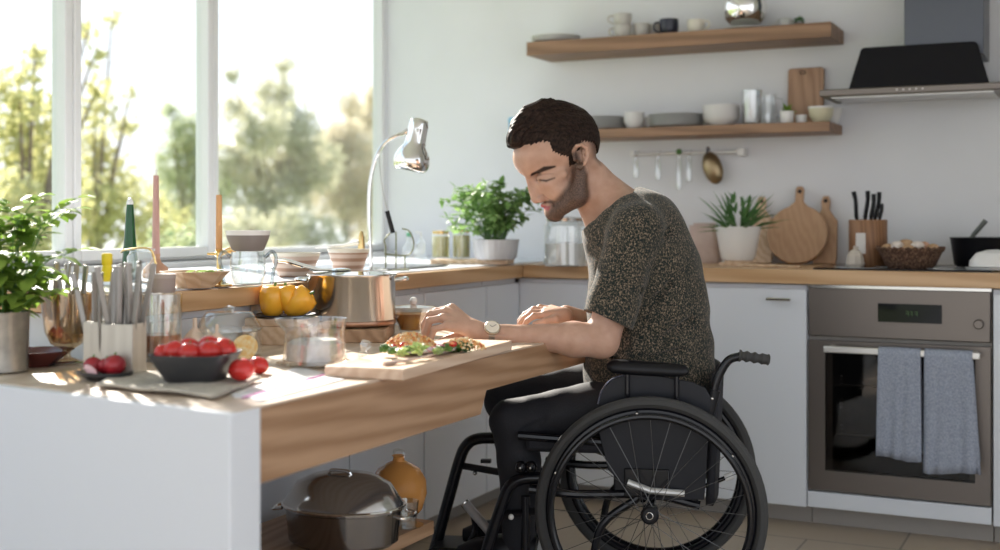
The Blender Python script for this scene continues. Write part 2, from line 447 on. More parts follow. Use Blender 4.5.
# back run
units = [(XF - 0.035, -1.535), (-1.53, -0.935)]
ulab = ['white kitchen cabinet behind the seated man', 'white kitchen cabinet with a short bar handle left of the oven']
for (a, c), lb in zip(units + [(-0.33, 0.27), (0.275, 1.10)], ulab + ['white kitchen cabinet right of the oven at the picture edge', 'white kitchen cabinet beyond the picture edge, right of the oven']):
    t = thing('base_cabinet', lb, 'cabinet', ((a + c) / 2, 4.65, 0), group='kitchen base cabinets'); O = tuple(t.location)
    MB().bb(a, c, YF + 0.04, YW - 0.01, 0.07, 0.845).build('body', M_white, t, origin=O)
    MB().bb(a, c, YF + 0.10, YW - 0.01, 0, 0.07).build('plinth', M_kick, t, origin=O)
    door_slab(t, a + 0.002, c - 0.002, YF + 0.02, YF + 0.04, 0.07, 0.83, O)
    if a > -1.6:
        hb = MB().tube([(c - 0.135, YF - 0.012, 0.795), (c - 0.05, YF - 0.012, 0.795)], 0.006, 10)
        for hx in (c - 0.12, c - 0.065): hb.tube([(hx, YF - 0.012, 0.795), (hx, YF + 0.022, 0.795)], 0.0045, 8)
        hb.build('handle', M_chrome, t, origin=O)
bt = MB().bb(XF + 0.002, 1.1, YF, YW, 0.85, 0.90)
tag(bt.build('back_worktop', M_top, None, bevel=0.002), 'oak worktop along the back wall above the oven', 'worktop')
# ---- oven
ox0, ox1 = -0.932, -0.334
t = thing('built_in_oven', 'built-in steel oven with dark glass door under the back worktop', 'oven', ((ox0 + ox1) / 2, YF + 0.3, 0)); O = tuple(t.location)
MB().bb(ox0, ox1, YF + 0.05, YW - 0.02, 0.07, 0.845).build('body', M_kick, t, origin=O)
MB().bb(ox0, ox1, YF + 0.10, YW, 0, 0.07).build('plinth', M_kick, t, origin=O)
MB().bb(ox0 + 0.003, ox1 - 0.003, YF + 0.02, YF + 0.05, 0.67, 0.838).build('control_panel', M_ovenst, t, origin=O, bevel=0.003)
dr = MB()
gx0, gx1, gz0, gz1 = ox0 + 0.06, ox1 - 0.05, 0.205, 0.615
dr.bb(ox0 + 0.003, gx0, YF + 0.02, YF + 0.05, 0.135, 0.655).bb(gx1, ox1 - 0.003, YF + 0.02, YF + 0.05, 0.135, 0.655)
dr.bb(gx0, gx1, YF + 0.02, YF + 0.05, 0.135, gz0).bb(gx0, gx1, YF + 0.02, YF + 0.05, gz1, 0.655)
d = dr.build('door', M_ovenst, t, origin=O)
MB().bb(gx0, gx1, YF + 0.023, YF + 0.045, gz0, gz1).build('door_glass', thin_glass('oven_glass', (0.50, 0.48, 0.47), 0.03, 1.3, 0.01), d, origin=O)
MB().bb(gx0 + 0.02, gx1 - 0.02, YF + 0.05, YF + 0.052, gz0 - 0.02, gz1 + 0.02).build('cavity', M_bmat, d, origin=O)
for zz in (0.33, 0.50):
    MB().tube([(gx0 + 0.03, YF + 0.048, zz), (gx1 - 0.04, YF + 0.048, zz)], 0.003, 6).build('oven_rack', M_steel, d, origin=O)
for gz in (0.33, 0.42, 0.50):
    for k in range(3): MB().bb(gx0 + 0.045, gx0 + 0.055, YF + 0.0485, YF + 0.0495, gz + 0.014 * k, gz + 0.014 * k + 0.007).build('vent_slot', M_steel, d, origin=O)
MB().bb(ox0, ox1, YF + 0.02, YF + 0.06, 0.073, 0.128).build('bottom_strip', M_white, t, origin=O, bevel=0.002)
MB().bb(ox0, ox1, YF + 0.02, YF + 0.06, 0.838, 0.848).build('top_strip', M_steel, t, origin=O)
pa, pb = vy(878, 304, YF + 0.02), vy(942, 325, YF + 0.02)
ds = MB().bb(pa.x, pb.x, YF + 0.016, YF + 0.022, 0.727, 0.79).build('display', M_bglass, t, origin=O)
dg = MB()
for k, w_ in enumerate((0.010, 0.008, 0.010)):
    cx_ = (pa.x + pb.x) / 2 - 0.012 + 0.014 * k
    dg.bb(cx_, cx_ + w_, YF + 0.0152, YF + 0.0158, 0.756, 0.758).bb(cx_, cx_ + w_, YF + 0.0152, YF + 0.0158, 0.764, 0.766).bb(cx_ + w_ - 0.002, cx_ + w_, YF + 0.0152, YF + 0.0158, 0.750, 0.766)
gm = mat('display_glow', (0.05, 0.10, 0.03), 0.5, Emission_Color=(0.35, 0.8, 0.2, 1), Emission_Strength=0.02)
dg.build('digits', gm, ds, origin=O)
kp = vy(979, 324, YF + 0.02)
MB().lathe([(0, 0.024), (0.013, 0.024), (0.0155, 0.021), (0.0155, 0), (0, 0)], (kp.x, YF + 0.02, kp.z), 24, rot(PI / 2)).build('knob', M_ovenst, t, origin=O, sharp=50)
ha, hb_ = vy(824, 353, YF - 0.03), vy(980, 361, YF - 0.03)
HZ = 0.632
hh = MB().bb(ha.x, hb_.x, YF - 0.04, YF - 0.022, HZ - 0.012, HZ + 0.010)
hh.bb(ha.x + 0.01, ha.x + 0.03, YF - 0.03, YF + 0.03, HZ - 0.008, HZ + 0.008).bb(hb_.x - 0.03, hb_.x - 0.01, YF - 0.03, YF + 0.03, HZ - 0.008, HZ + 0.008)
hh.build('handle', mat('pale_steel', (0.75, 0.73, 0.70), 0.3, 0.6), t, origin=O, bevel=0.003)
# towels folded over the oven handle
m = mat('blue_grey_towel', rough=0.95, spec=0.1); n, l, b = nodes(m)
f = noise(m, coord(m, (1, 1, 1)), 160, 3)
l.new(ramp(m, f, [(0.3, (0.27, 0.30, 0.37)), (0.7, (0.40, 0.43, 0.51))]), b.inputs['Base Color']); bump(m, f, 0.6, 0.004)
def towel(x0, x1, zf, zb, lab, seed, lean=0.0):
    rr = random.Random(seed); q = MB(); nx = 18
    prof = [(YF - 0.049, zf + (HZ - 0.01 - zf) * k / 12) for k in range(13)] + [(YF - 0.046, HZ + 0.009), (YF - 0.031, HZ + 0.016), (YF - 0.014, HZ + 0.008)] + \
           [(YF - 0.012, HZ - 0.01 + (zb - HZ + 0.01) * k / 12) for k in range(13)]
    V, F = [], []
    ph = rr.random() * 6
    for j, (y, z) in enumerate(prof):
        for i in range(nx + 1):
            tt = i / nx; hang = max(0, (HZ - z)) / 0.35
            xx = x0 + (x1 - x0) * tt + lean * hang * (0.3 + tt) - 0.006 * hang * math.cos(PI * tt)
            w = 0.011 * hang * math.sin(tt * 9 + ph) + 0.007 * hang * math.sin(tt * 17 + ph * 2 + hang * 2)
            yy = y - abs(w) if y < YF - 0.03 else y + abs(w) * 0.3
            V.append((xx, yy, z + 0.006 * math.sin(tt * 5 + ph) * hang))
    for j in range(len(prof) - 1):
        for i in range(nx): F.append((j * (nx + 1) + i, j * (nx + 1) + i + 1, (j + 1) * (nx + 1) + i + 1, (j + 1) * (nx + 1) + i))
    q.add(V, F)
    o = (((x0 + x1) / 2), YF - 0.03, HZ)
    r = thing('dish_towel', lab, 'towel', o, group='towels on the oven handle')
    q.build('cloth', MATS['blue_grey_towel'], r, origin=o, thick=0.005, sharp=80)
    hm = MB(); y = YF - 0.0575
    for i in range(nx):
        pass
    return r
ta, tb, tc_, td = [vy(p, 350, YF - 0.05).x for p in (878, 920, 924, 972)]
towel(ta, tb, 0.278, 0.30, 'blue-grey towel hanging on the left of the oven handle', 1)
towel(tc_, td, 0.245, 0.28, 'longer blue-grey towel hanging on the right of the oven handle', 5, 0.012)
# ---- hob and hood
hob = thing('induction_hob', 'black glass hob set into the back worktop above the oven', 'hob', (-0.63, 4.64, 0.9))
MB().box((0, 0, 0.003), (0.58, 0.5, 0.006)).build('glass_top', M_bglass, hob, bevel=0.002)
for zx, zy, zr in ((-0.15, -0.12, 0.09), (0.15, -0.12, 0.075), (-0.15, 0.12, 0.075), (0.15, 0.12, 0.09)):
    MB().tube(arc((zx, zy, 0.0062), zr, 0, 2 * PI, 40, (1, 0, 0), (0, 1, 0))[:-1], 0.0008, 4, True).build('cooking_zone_ring', M_greyc, hob)
hd = thing('extractor_hood', 'steel extractor hood with slanted black glass panel above the hob', 'extractor hood', (-0.62, 4.94, 1.53)); O = tuple(hd.location)
MB().bb(-0.945, -0.32, 4.62, YW - .001, 1.526, 1.552).build('canopy_slab', M_ovenst, hd, origin=O, bevel=0.004)
MB().bb(-0.91, -0.35, 4.66, YW - 0.04, 1.522, 1.5265).build('filter', M_steel, hd, origin=O)
GP = MB(); pts = []
w0, w1, hgt, rc = 0.240, 0.202, 0.150, 0.016
for (cx_, cz_, a0) in ((w1 - rc, hgt - rc, 0), (-w1 + rc, hgt - rc, PI / 2)):
    pts += [(cx_ + rc * math.cos(a0 + k * PI / 8), cz_ + rc * math.sin(a0 + k * PI / 8)) for k in range(5)]
pts += [(-w0, 0), (w0, 0)]
GP.prism(pts, 0, 0.012, lambda x, z, h: (-0.602 + x, 4.635 + h + z * 0.1, 1.552 + z))
GP.build('glass_panel', M_bglass, hd, origin=O, bevel=0.002)
MB().bb(-0.78, -0.43, 4.68, YW - .001, 1.552, 1.66).build('motor_box', M_bmat, hd, origin=O)
MB().bb(-0.655, -0.385, 4.69, YW - .001, 1.66, 2.62).build('chimney', mat('hood_steel', (0.10, 0.107, 0.125), 0.35, 0.7), hd, origin=O, bevel=0.003)
for k in range(5): MB().box((-0.67 + 0.022 * k, 4.6195, 1.540), (0.006, 0.002, 0.004)).build('button', M_ceram, hd, origin=O)

# ---- shelves
def shelf(x0, x1, z0, z1, lab):
    tag(MB().bb(x0, x1, 4.69, YW, z0, z1).build('wall_shelf', M_shelf, None, bevel=0.002), lab, 'shelf')
shelf(-2.165, -0.916, 1.756, 1.812, 'upper walnut wall shelf holding cups and plates')
shelf(-2.218, -0.922, 1.404, 1.441, 'lower walnut wall shelf holding bowls and a cutting board')

# ---- the table (island) with white end block
TX0, TX1, TY0, TY1, TZ = -2.0, -1.33, 1.685, 3.30, 0.75
t = thing('kitchen_table', 'long oak table with a white end block and deep wooden side rail', 'table', (-1.6, 2.4, 0)); O = tuple(t.location)
SK = 0.13      # the end face runs slightly back towards the window
yend = lambda x: TY0 + (TX1 - x) * SK
XE = -2.62
MB().prism([(TX1, yend(TX1)), (TX1, TY0 + 0.085), (XE, TY0 + 0.085 + (TX1 - XE) * SK), (XE, yend(XE))], 0, TZ - 0.002).build('end_block', M_white, t, origin=O, bevel=0.002)
MB().prism([(TX1 - 0.003, yend(TX1) + 0.022), (TX1 - 0.003, TY1), (TX0 + 0.03, TY1), (TX0 + 0.03, 2.18), (XE, 2.18), (XE, yend(XE) + 0.022)], TZ - 0.028, TZ).build('tabletop', M_table, t, origin=O, bevel=0.002)
ap = [(TY0 + 0.085, 0.615), (2.62, 0.615), (2.65, 0.668), (TY1, 0.668), (TY1, TZ - 0.004), (TY0 + 0.085, TZ - 0.004)]
MB().prism(ap, 0, 0.03, lambda y, z, h: (TX1 - 0.029 + h, y, z)).build('side_rail', M_apron, t, origin=O)
MB().bb(TX0 + 0.05, TX0 + 0.08, 2.2, TY1, 0.665, TZ - 0.03).build('rear_rail', M_apron, t, origin=O)
ls = MB().bb(TX0 + 0.06, -1.555, TY0 + 0.2, 2.80, 0.265, 0.30)
ls.build('low_shelf', M_apron, t, origin=O, bevel=0.002)
MB().bb(TX0 + 0.06, TX0 + 0.09, 2.6, 2.84, 0, 0.265).build('shelf_foot', M_kick, t, origin=O)
# ================================================================== THINGS ON THE TABLE
T0 = TZ
def P0(px, py, z=T0): p = hz(px, py, z); return (p.x, p.y, z)
# -- potted herb at the left edge
t = thing('potted_herb', 'bushy green herb in a galvanised pot at the left edge of the table', 'plant', P0(4, 372))
MB().lathe([(0, 0.002), (0.046, 0.002), (0.049, 0.004), (0.052, 0.125), (0.055, 0.13), (0.050, 0.13), (0.048, 0.115), (0, 0.115)], n=36).build('pot', speckled('galvanised', [(0.3, (0.33, 0.32, 0.30)), (0.7, (0.48, 0.46, 0.43))], 25, 0.35, metal=0.8), t)
MB().lathe([(0, 0.118), (0.049, 0.118)], n=24).build('soil', M_soil, t)
lf, st = MB(), MB(); rr = random.Random(11)
for i in range(38):
    a = rr.uniform(0, 2 * PI); R_ = rr.uniform(0.02, 0.17); h = rr.uniform(0.04, 0.26) 
    e = Vector((R_ * math.cos(a), R_ * math.sin(a), 0.12 + h)); pth = smooth_path([(0.02 * math.cos(a), 0.02 * math.sin(a), 0.11), (e.x * 0.5, e.y * 0.5, 0.12 + h * 0.75), e], 4)
    st.tube(pth, 0.0013, 5)
    for q in range(2, 9):
        for s in (0, PI):
            b_ = a + q * 1.57 + s; d = Vector((math.cos(b_), math.sin(b_), rr.uniform(-0.5, 0.35)))
            lf.leaf(pth[q], d, (0, 0, 1), rr.uniform(0.034, 0.060), rr.uniform(0.026, 0.042), 0.12, 4)
lf.build('foliage', M_basil, t, weld=False); st.build('stems', M_stem, t, weld=False)
# -- dark red bowl
t = thing('bowl', 'dark red glazed bowl between the herb pot and the amber goblet', 'bowl', P0(38, 366))
MB().lathe([(0, 0), (0.03, 0), (0.035, 0.004), (0.075, 0.036), (0.078, 0.036), (0.034, 0.0), (0.03, 0.004), (0, 0.006)][:5] + [(0.074, 0.036), (0.034, 0.008), (0, 0.007)], n=40).build('shell', mat('dark_red_glaze', (0.12, 0.025, 0.02), 0.25), t)
# -- spoon lying
t = thing('spoon', 'dark-bowled spoon lying between the red bowl and the cutlery goblet', 'spoon', P0(46, 366))
MB().ell((0, 0, 0.006), (0.028, 0.017, 0.006)).build('spoon_bowl', M_bmat, t)
MB().tube([(0.025, 0.005, 0.007), (0.07, 0.02, 0.010), (0.13, 0.04, 0.008)], [0.004, 0.003, 0.004], 8, flat=0.5).build('handle', M_steel, t)
# -- goblet holder of cutlery
gx = P0(67, 363)
t = thing('goblet', 'amber glass goblet used as a cutlery holder beside the herb', 'glass', gx)
MB().lathe([(0, 0.002), (0.036, 0.002), (0.036, 0.005), (0.010, 0.014), (0.007, 0.022), (0.012, 0.030), (0.036, 0.045), (0.049, 0.072), (0.054, 0.11), (0.060, 0.16), (0.058, 0.16), (0.051, 0.11), (0.045, 0.072), (0.03, 0.048), (0, 0.040)], n=36).build('glass_body', thin_glass('amber_glass', (0.80, 0.68, 0.52), 0.05, 1.8, 0.10), t)
def knife_pile(cx_, cy_, z0, spots, lab, grp, hgt):
    first = None
    for i, (dx, dy, tx, ty) in enumerate(spots):
        if first is None:
            first = thing('table_knife', lab, 'cutlery', (cx_, cy_, z0), group=grp)
            MB().box((0, 0, hgt * 0.5 + 0.02), (0.012, 0.005, hgt)).build('handle', mat('cutlery_handle', (0.30, 0.28, 0.26), 0.35, 0.7), first, bevel=0.002)
            MB().box((0, 0, 0.012), (0.010, 0.002, 0.02)).build('blade', M_steel, first)
            o = first
        else: o = dup(first, (0, 0, 0))
        o.location = (cx_ + dx, cy_ + dy, z0 + 0.001 * i); o.rotation_euler = (ty, tx, i * 1.3)
rr = random.Random(4)
knife_pile(gx[0], gx[1], T0 + 0.045, [(0.03 * math.cos(a), 0.03 * math.sin(a), 0.16 * math.cos(a), -0.16 * math.sin(a)) for a in [i * 2 * PI / 9 for i in range(9)]], 'metal cutlery handle standing in the amber goblet', 'cutlery standing in the goblet', 0.160)
# -- two pale boxes with knives
for (px, w_, lab) in ((100, 0.05, 'narrow pale metal cutlery box, the left of the two'), (124, 0.068, 'square pale metal cutlery box, the right of the two')):
    p = P0(px, 374 if px < 110 else 377)
    t = thing('cutlery_box', lab, 'cutlery holder', p, 0.30)
    q = MB(); h = w_ / 2; hh = 0.112
    q.bb(-h, h, -h, -h + 0.003, 0, hh).bb(-h, h, h - 0.003, h, 0, hh).bb(-h, -h + 0.003, -h + 0.003, h - 0.003, 0, hh).bb(h - 0.003, h, -h + 0.003, h - 0.003, 0, hh).bb(-h + .003, h - .003, -h + .003, h - .003, 0.001, 0.004)
    q.build('box_walls', speckled('pale_brushed_metal', [(0.3, (0.50, 0.46, 0.40)), (0.7, (0.62, 0.58, 0.51))], 6, 0.4, vec=(8, 8, 0.5), metal=0.3), t, bevel=0.001)
    n_ = 6 if px < 110 else 12
    knife_pile(p[0], p[1], T0 + 0.006, [((i % 3 - 1) * h * 0.5, (i // 3 - 1.2) * h * 0.45, rr.uniform(-0.10, 0.24), rr.uniform(-0.12, 0.1)) for i in range(n_)],
               'dark metal knife standing in the %s cutlery box' % ('narrow' if px < 110 else 'square'), 'knives in the %s cutlery box' % ('narrow' if px < 110 else 'square'), 0.205 if px > 110 else 0.19)
# -- yellow squeeze bottle
p = P0(107, 365); t = thing('squeeze_bottle', 'clear squeeze bottle with a bright yellow nozzle cap behind the cutlery boxes', 'bottle', p)
MB().lathe([(0, 0.001), (0.026, 0.001), (0.028, 0.01), (0.028, 0.15), (0.022, 0.172), (0.013, 0.18)], n=28).build('bottle_body', thin_glass('cloudy_plastic', (0.8, 0.8, 0.74), 0.3, 1.5, 0.1), t)
MB().lathe([(0.020, 0.176), (0.021, 0.186), (0.012, 0.200), (0.010, 0.212), (0.012, 0.216), (0.012, 0.236), (0.009, 0.239), (0, 0.239)], (0, 0, 0.012), n=28).build('nozzle_cap', mat('yellow_plastic', (0.85, 0.66, 0.02), 0.35), t)
# -- folded linen cloth
def cloth(name, lab, cat, quad, z0, m, hem=None, nx=26, ny=16, amp=0.003, th=0.006, seed=1, grp=None):
    c = sum((Vector(q) for q in quad), Vector()) / 4; V, F = [], []
    rr = random.Random(seed); ph = [rr.uniform(0, 6) for _ in range(5)]
    for j in range(ny + 1):
        for i in range(nx + 1):
            u, v = i / nx, j / ny
            p = (Vector(quad[0]) * (1 - u) * (1 - v) + Vector(quad[1]) * u * (1 - v) + Vector(quad[2]) * u * v + Vector(quad[3]) * (1 - u) * v)
            e = 0.012 * math.sin(u * 11 + ph[0]) * (v < 0.01 or v > 0.99)
            w = amp * (1 + math.sin(u * 9 + v * 4 + ph[1]) * math.sin(v * 8 - u * 3 + ph[2])) 
            V.append((p.x - c.x, p.y - c.y + e * 0.5, w + th * 0.8))
    for j in range(ny):
        for i in range(nx): F.append((j * (nx + 1) + i, j * (nx + 1) + i + 1, (j + 1) * (nx + 1) + i + 1, (j + 1) * (nx + 1) + i))
    r = thing(name, lab, cat, (c.x, c.y, z0))
    MB().add(V, F).build('fabric', m, r, thick=th, sharp=80)
    return r
L0, L1, L2, L3 = [hz(*q, T0) for q in ((97, 389), (215, 401), (263, 382), (125, 374))]
cloth('napkin', 'folded grey linen napkin under the black bowl of tomatoes', 'napkin', [L0, L1, L2, L3], T0, M_linen, seed=2, amp=0.0022, th=0.005)
NZ = T0 + 0.0105
# -- white runner with magenta border
R0_, R1_, R2_, R3_ = [hz(*q, T0) for q in ((243, 398), (262, 404), (378, 373), (330, 360))]
r = cloth('table_runner', 'thin white runner with a magenta stripe between the tomatoes and the cutting board', 'table runner', [hz(228, 396, T0), hz(262, 402, T0), hz(345, 380, T0), hz(300, 366, T0)], T0, mat('white_cotton', (0.78, 0.77, 0.78), 0.9), amp=0.0004, th=0.002, seed=3)
s0_, s1_ = hz(243, 397.5, T0 + .003), hz(326, 374, T0 + .003); dv = (s1_ - s0_).normalized()
MB().box(((s0_ + s1_) / 2 - r.location), ((s1_ - s0_).length, 0.006, 0.0012), rot(0, 0, math.atan2(dv.y, dv.x))).build('stripe', mat('magenta_stitch', (0.45, 0.03, 0.32), 0.8), r)
# -- dark dish with radishes
dp = P0(105, 380)
t = thing('dish', 'small dark oval dish holding cut beets at the table front', 'dish', dp, 0.1)
MB().lathe([(0, 0), (0.034, 0), (0.060, 0.012), (0.061, 0.018), (0.057, 0.018), (0.034, 0.006), (0, 0.005)], n=40, sy=0.75).build('shell', M_dark, t)
M_beet = speckled('beet_skin', [(0.3, (0.20, 0.01, 0.02)), (0.7, (0.42, 0.02, 0.03))], 12, 0.22)
bl = ['crimson beet at the left end of the small dark dish', 'crimson beet in the middle of the small dark dish', 'largest crimson beet at the right of the small dark dish', 'crimson beet at the back of the small dark dish']
for (dx, dy, r_), lb in zip([(-0.034, 0.002, 0.020), (-0.006, 0.010, 0.019), (0.026, 0.0, 0.024), (0.006, 0.030, 0.017)], bl):
    o = thing('beet', lb, 'vegetable', (dp[0] + dx, dp[1] + dy, T0 + 0.008 + r_), group='beets in the small dark dish')
    MB().ell((0, 0, 0), (r_, r_ * 0.95, r_ * 0.88)).build('root', M_beet, o)
    MB().tube([(0, 0, r_ * 0.8), (0.001, 0.002, r_ * 1.08)], 0.002, 6).build('stem', M_stem, o)
t = thing('beet_slice', 'pale wedge lying against the beets on the small dark dish', 'vegetable', (dp[0] - 0.012, dp[1] - 0.028, T0 + 0.022))
MB().ell((0, 0, 0), (0.018, 0.004, 0.009), rot(0, 0.5, 0.1)).build('flesh', mat('pale_pink', (0.75, 0.48, 0.50), 0.4), t)
MB().ell((0, 0.0015, 0), (0.019, 0.0035, 0.010), rot(0, 0.5, 0.1)).build('peel', M_beet, t)
# -- tomatoes
def tomato(loc, r, lab, grp=None, tilt=(0, 0), base=[None]):
    if base[0] is None:
        o = thing('tomato', lab, 'tomato', loc, group=grp); q = MB()
        prof = []
        for i in range(17):
            a = -PI / 2 + PI * i / 16; prof.append((max(0, math.cos(a)) * 1.0, math.sin(a) * 0.86 - (0.10 * math.exp(-((math.cos(a)) / 0.22) ** 2) if a > 0 else 0)))
        q.lathe(prof, n=28); q.v = [(x * (1 + 0.02 * math.cos(5 * math.atan2(y, x))), y * (1 + 0.02 * math.cos(5 * math.atan2(y, x))), z) for x, y, z in q.v]
        q.build('flesh', M_tomato, o, sharp=180)
        c = MB()
        for k in range(5):
            a = 2 * PI * k / 5; c.leaf((0, 0, 0.74), (math.cos(a), math.sin(a), 0.25), (0, 0, 1), 0.42, 0.12, 0.1)
        c.tube([(0, 0, 0.72), (0.05, 0.03, 0.98)], 0.05, 6)
        c.build('calyx', M_stem, o, weld=False); base[0] = o
    else:
        o = dup(base[0], loc, 0, lab)
        if grp: o['group'] = grp
        elif 'group' in o: del o['group']
    o.location = loc; o.scale = (r, r, r); o.rotation_euler = (tilt[0], tilt[1], r * 700)
    return o
bp = P0(179, 388.5); BX, BY = bp[0], bp[1] + 0.05
rotb = 0.33
t = thing('square_bowl', 'charcoal square bowl heaped with red tomatoes on the linen napkin', 'bowl', (BX, BY, NZ), rotb)
def sq(r_, z): 
    out = []
    for k in range(32):
        a = 2 * PI * (k + 0.5) / 32; c_, s_ = math.cos(a), math.sin(a); m_ = (abs(c_) ** 5 + abs(s_) ** 5) ** (-1 / 5)
        out.append((r_ * c_ * m_, r_ * s_ * m_, z))
    return out
q = MB(); rings = [sq(0.001, 0), sq(0.048, 0), sq(0.052, 0.003), sq(0.078, 0.052), sq(0.0785, 0.055), sq(0.0755, 0.055), sq(0.050, 0.006), sq(0.001, 0.005)]
q.add([p for rg in rings for p in rg], [(i * 32 + k, i * 32 + (k + 1) % 32, (i + 1) * 32 + (k + 1) % 32, (i + 1) * 32 + k) for i in range(7) for k in range(32)])
q.build('shell', M_dark, t, sharp=40)
tl = ['darker red tomato at the left end of the black bowl', 'red tomato second from the left in the black bowl', 'red tomato at the front middle of the black bowl', 'bright round tomato right of centre in the black bowl',
      'red tomato at the right rim of the black bowl', 'red tomato at the back of the black bowl', 'topmost red tomato behind the others in the black bowl']
cR, sR_ = math.cos(YAW), math.sin(YAW)
for (u, v, w, r_), lb in zip([(-0.058, -0.02, 0.054, .020), (-0.036, -0.026, 0.058, .023), (-0.006, -0.030, 0.056, .0245), (0.030, -0.022, 0.058, .025), (0.056, 0.004, 0.060, .024), (-0.02, 0.028, 0.058, .024), (0.02, 0.028, 0.062, .024)], tl):
    tomato((BX + u * cR - v * sR_, BY + u * sR_ + v * cR, NZ + w), r_, lb, 'tomatoes in the black bowl', (rr.uniform(-1, 1), rr.uniform(-1, 1)))
a_, b2 = P0(235, 384, T0 + 0.008), P0(253, 375, T0)
tomato((a_[0], a_[1] + 0.02, T0 + 0.012 + 0.022), 0.0255, 'larger loose red tomato on the napkin right of the black bowl', None, (0.15, 0.1))
tomato((b2[0], b2[1] + 0.02, T0 + 0.0185), 0.0215, 'smaller red tomato lying furthest right on the table', None, (0.2, -0.1))
# -- garlic / halved citrus behind the bowl
gp = P0(188, 353)
M_gar = speckled('garlic_skin', [(0.3, (0.80, 0.58, 0.44)), (0.7, (0.88, 0.72, 0.60))], 14, 0.5)
for (px, py, r_), lb in zip([(172, 360, .034), (195, 358, .036), (217, 359, .031), (203, 350, .030)],
                            ['garlic bulb leftmost behind the black bowl', 'largest garlic bulb in the middle behind the black bowl', 'small garlic bulb rightmost behind the black bowl', 'garlic bulb furthest back behind the black bowl']):
    p = P0(px, py); o = thing('garlic_bulb', lb, 'garlic', p, group='garlic bulbs behind the black bowl')
    q = MB().lathe([(0, 0), (r_ * .5, 0), (r_, r_ * .6), (r_ * .95, r_ * 1.1), (r_ * .45, r_ * 1.7), (r_ * .16, r_ * 2.0), (r_ * .13, r_ * 2.6), (0, r_ * 2.65)], n=30)
    q.v = [(x * (1 + .06 * math.cos(6 * math.atan2(y, x))), y * (1 + .06 * math.cos(6 * math.atan2(y, x))), z) for x, y, z in q.v]
    q.build('bulb', M_gar, o, sharp=180)
cz = P0(245, 360)
t = thing('halved_orange', 'cut half of an orange leaning behind the loose tomatoes', 'fruit', (cz[0], cz[1], T0 + 0.030))
Rc = frame_to((0.45, -0.75, 0.35))
MB().lathe([(0, -0.028), (0.016, -0.025), (0.026, -0.013), (0.030, 0)], n=28, R=Rc).build('peel', mat('orange_peel', (0.80, 0.38, 0.06), 0.5), t)
MB().lathe([(0, 0.0005), (0.0265, 0.0005), (0.0296, 0.0)], n=28, R=Rc).build('cut_face', speckled('citrus_flesh', [(0.35, (0.86, 0.52, 0.16)), (0.6, (0.90, 0.72, 0.42))], 70, 0.3), t)
# -- glass tumbler with reddish drink
p = hzc(161, 363, T0, .04); t = thing('tumbler', 'tall clear glass tumbler with a reddish drink behind the black bowl', 'glass', p)
MB().lathe([(0, 0.001), (0.044, 0.001), (0.046, 0.006), (0.049, 0.155), (0.0475, 0.155), (0.044, 0.012), (0, 0.010)], n=14).build('glass_body', M_glass, t, sharp=60)
MB().lathe([(0, 0.013), (0.043, 0.013), (0.0455, 0.062), (0, 0.062)], n=24).build('drink', thin_glass('red_drink', (0.80, 0.50, 0.36), 0.0, 1.3, 0.02), t)
# -- swing-lid glass storage jar lying low
def rbox(w, d, h, r, th, seg=6, taper=1.0):
    """open round-cornered box"""
    def ringp(w_, d_, z):
        o = []
        for (sx_, sy_, a0) in ((1, 1, 0), (-1, 1, PI / 2), (-1, -1, PI), (1, -1, 3 * PI / 2)):
            for k in range(seg):
                a = a0 + k * PI / 2 / (seg - 1); o.append((sx_ * (w_ / 2 - r) + r * math.cos(a), sy_ * (d_ / 2 - r) + r * math.sin(a), z))
        return o
    n_ = 4 * seg; R = [ringp(w * .9 * taper, d * .9 * taper, 0), ringp(w * taper, d * taper, 0.01), ringp(w, d, h - .004), ringp(w + .004, d + .004, h), ringp(w - th, d - th, h), ringp((w - th) * taper, (d - th) * taper, 0.012)]
    return MB().add([p for rg in R for p in rg], [(i * n_ + k, i * n_ + (k + 1) % n_, (i + 1) * n_ + (k + 1) % n_, (i + 1) * n_ + k) for i in range(5) for k in range(n_)] + [tuple(range(n_))[::-1], tuple(range(5 * n_, 6 * n_))])
p = hzc(229, 359, T0, .055); t = thing('glass_container', 'low clear glass food container with a domed lid behind the garlic', 'glass container', p, 0.45)
rbox(0.145, 0.11, 0.062, 0.03, 0.006).build('base', M_glass, t)
MB().lathe([(0.078, 0.063), (0.076, 0.072), (0.060, 0.098), (0.055, 0.104), (0.052, 0.106), (0, 0.108)], n=36, sy=0.75).build('lid', M_glass, t)
MB().lathe([(0.010, 0.107), (0.016, 0.118), (0.0, 0.122)], n=20).build('lid_knob', M_glass, t)
# bread / pastry shape inside: pieces of crispbread
for (dx, dy, a), lb in zip([(-0.03, 0, 0.2), (0.02, 0.015, 1.0), (0.035, -0.02, 2.2)], ['slice of dried fruit in the low glass container, left', 'slice of dried fruit in the low glass container, centre', 'slice of dried fruit in the low glass container, right']):
    o = thing('dried_fruit_slice', lb, 'fruit', (p[0] + dx, p[1] + dy, T0 + 0.016), a)
    MB().ell((0, 0, 0.010), (0.022, 0.018, 0.012)).build('piece', mat('dried_apricot', (0.66, 0.38, 0.20), 0.5), o)
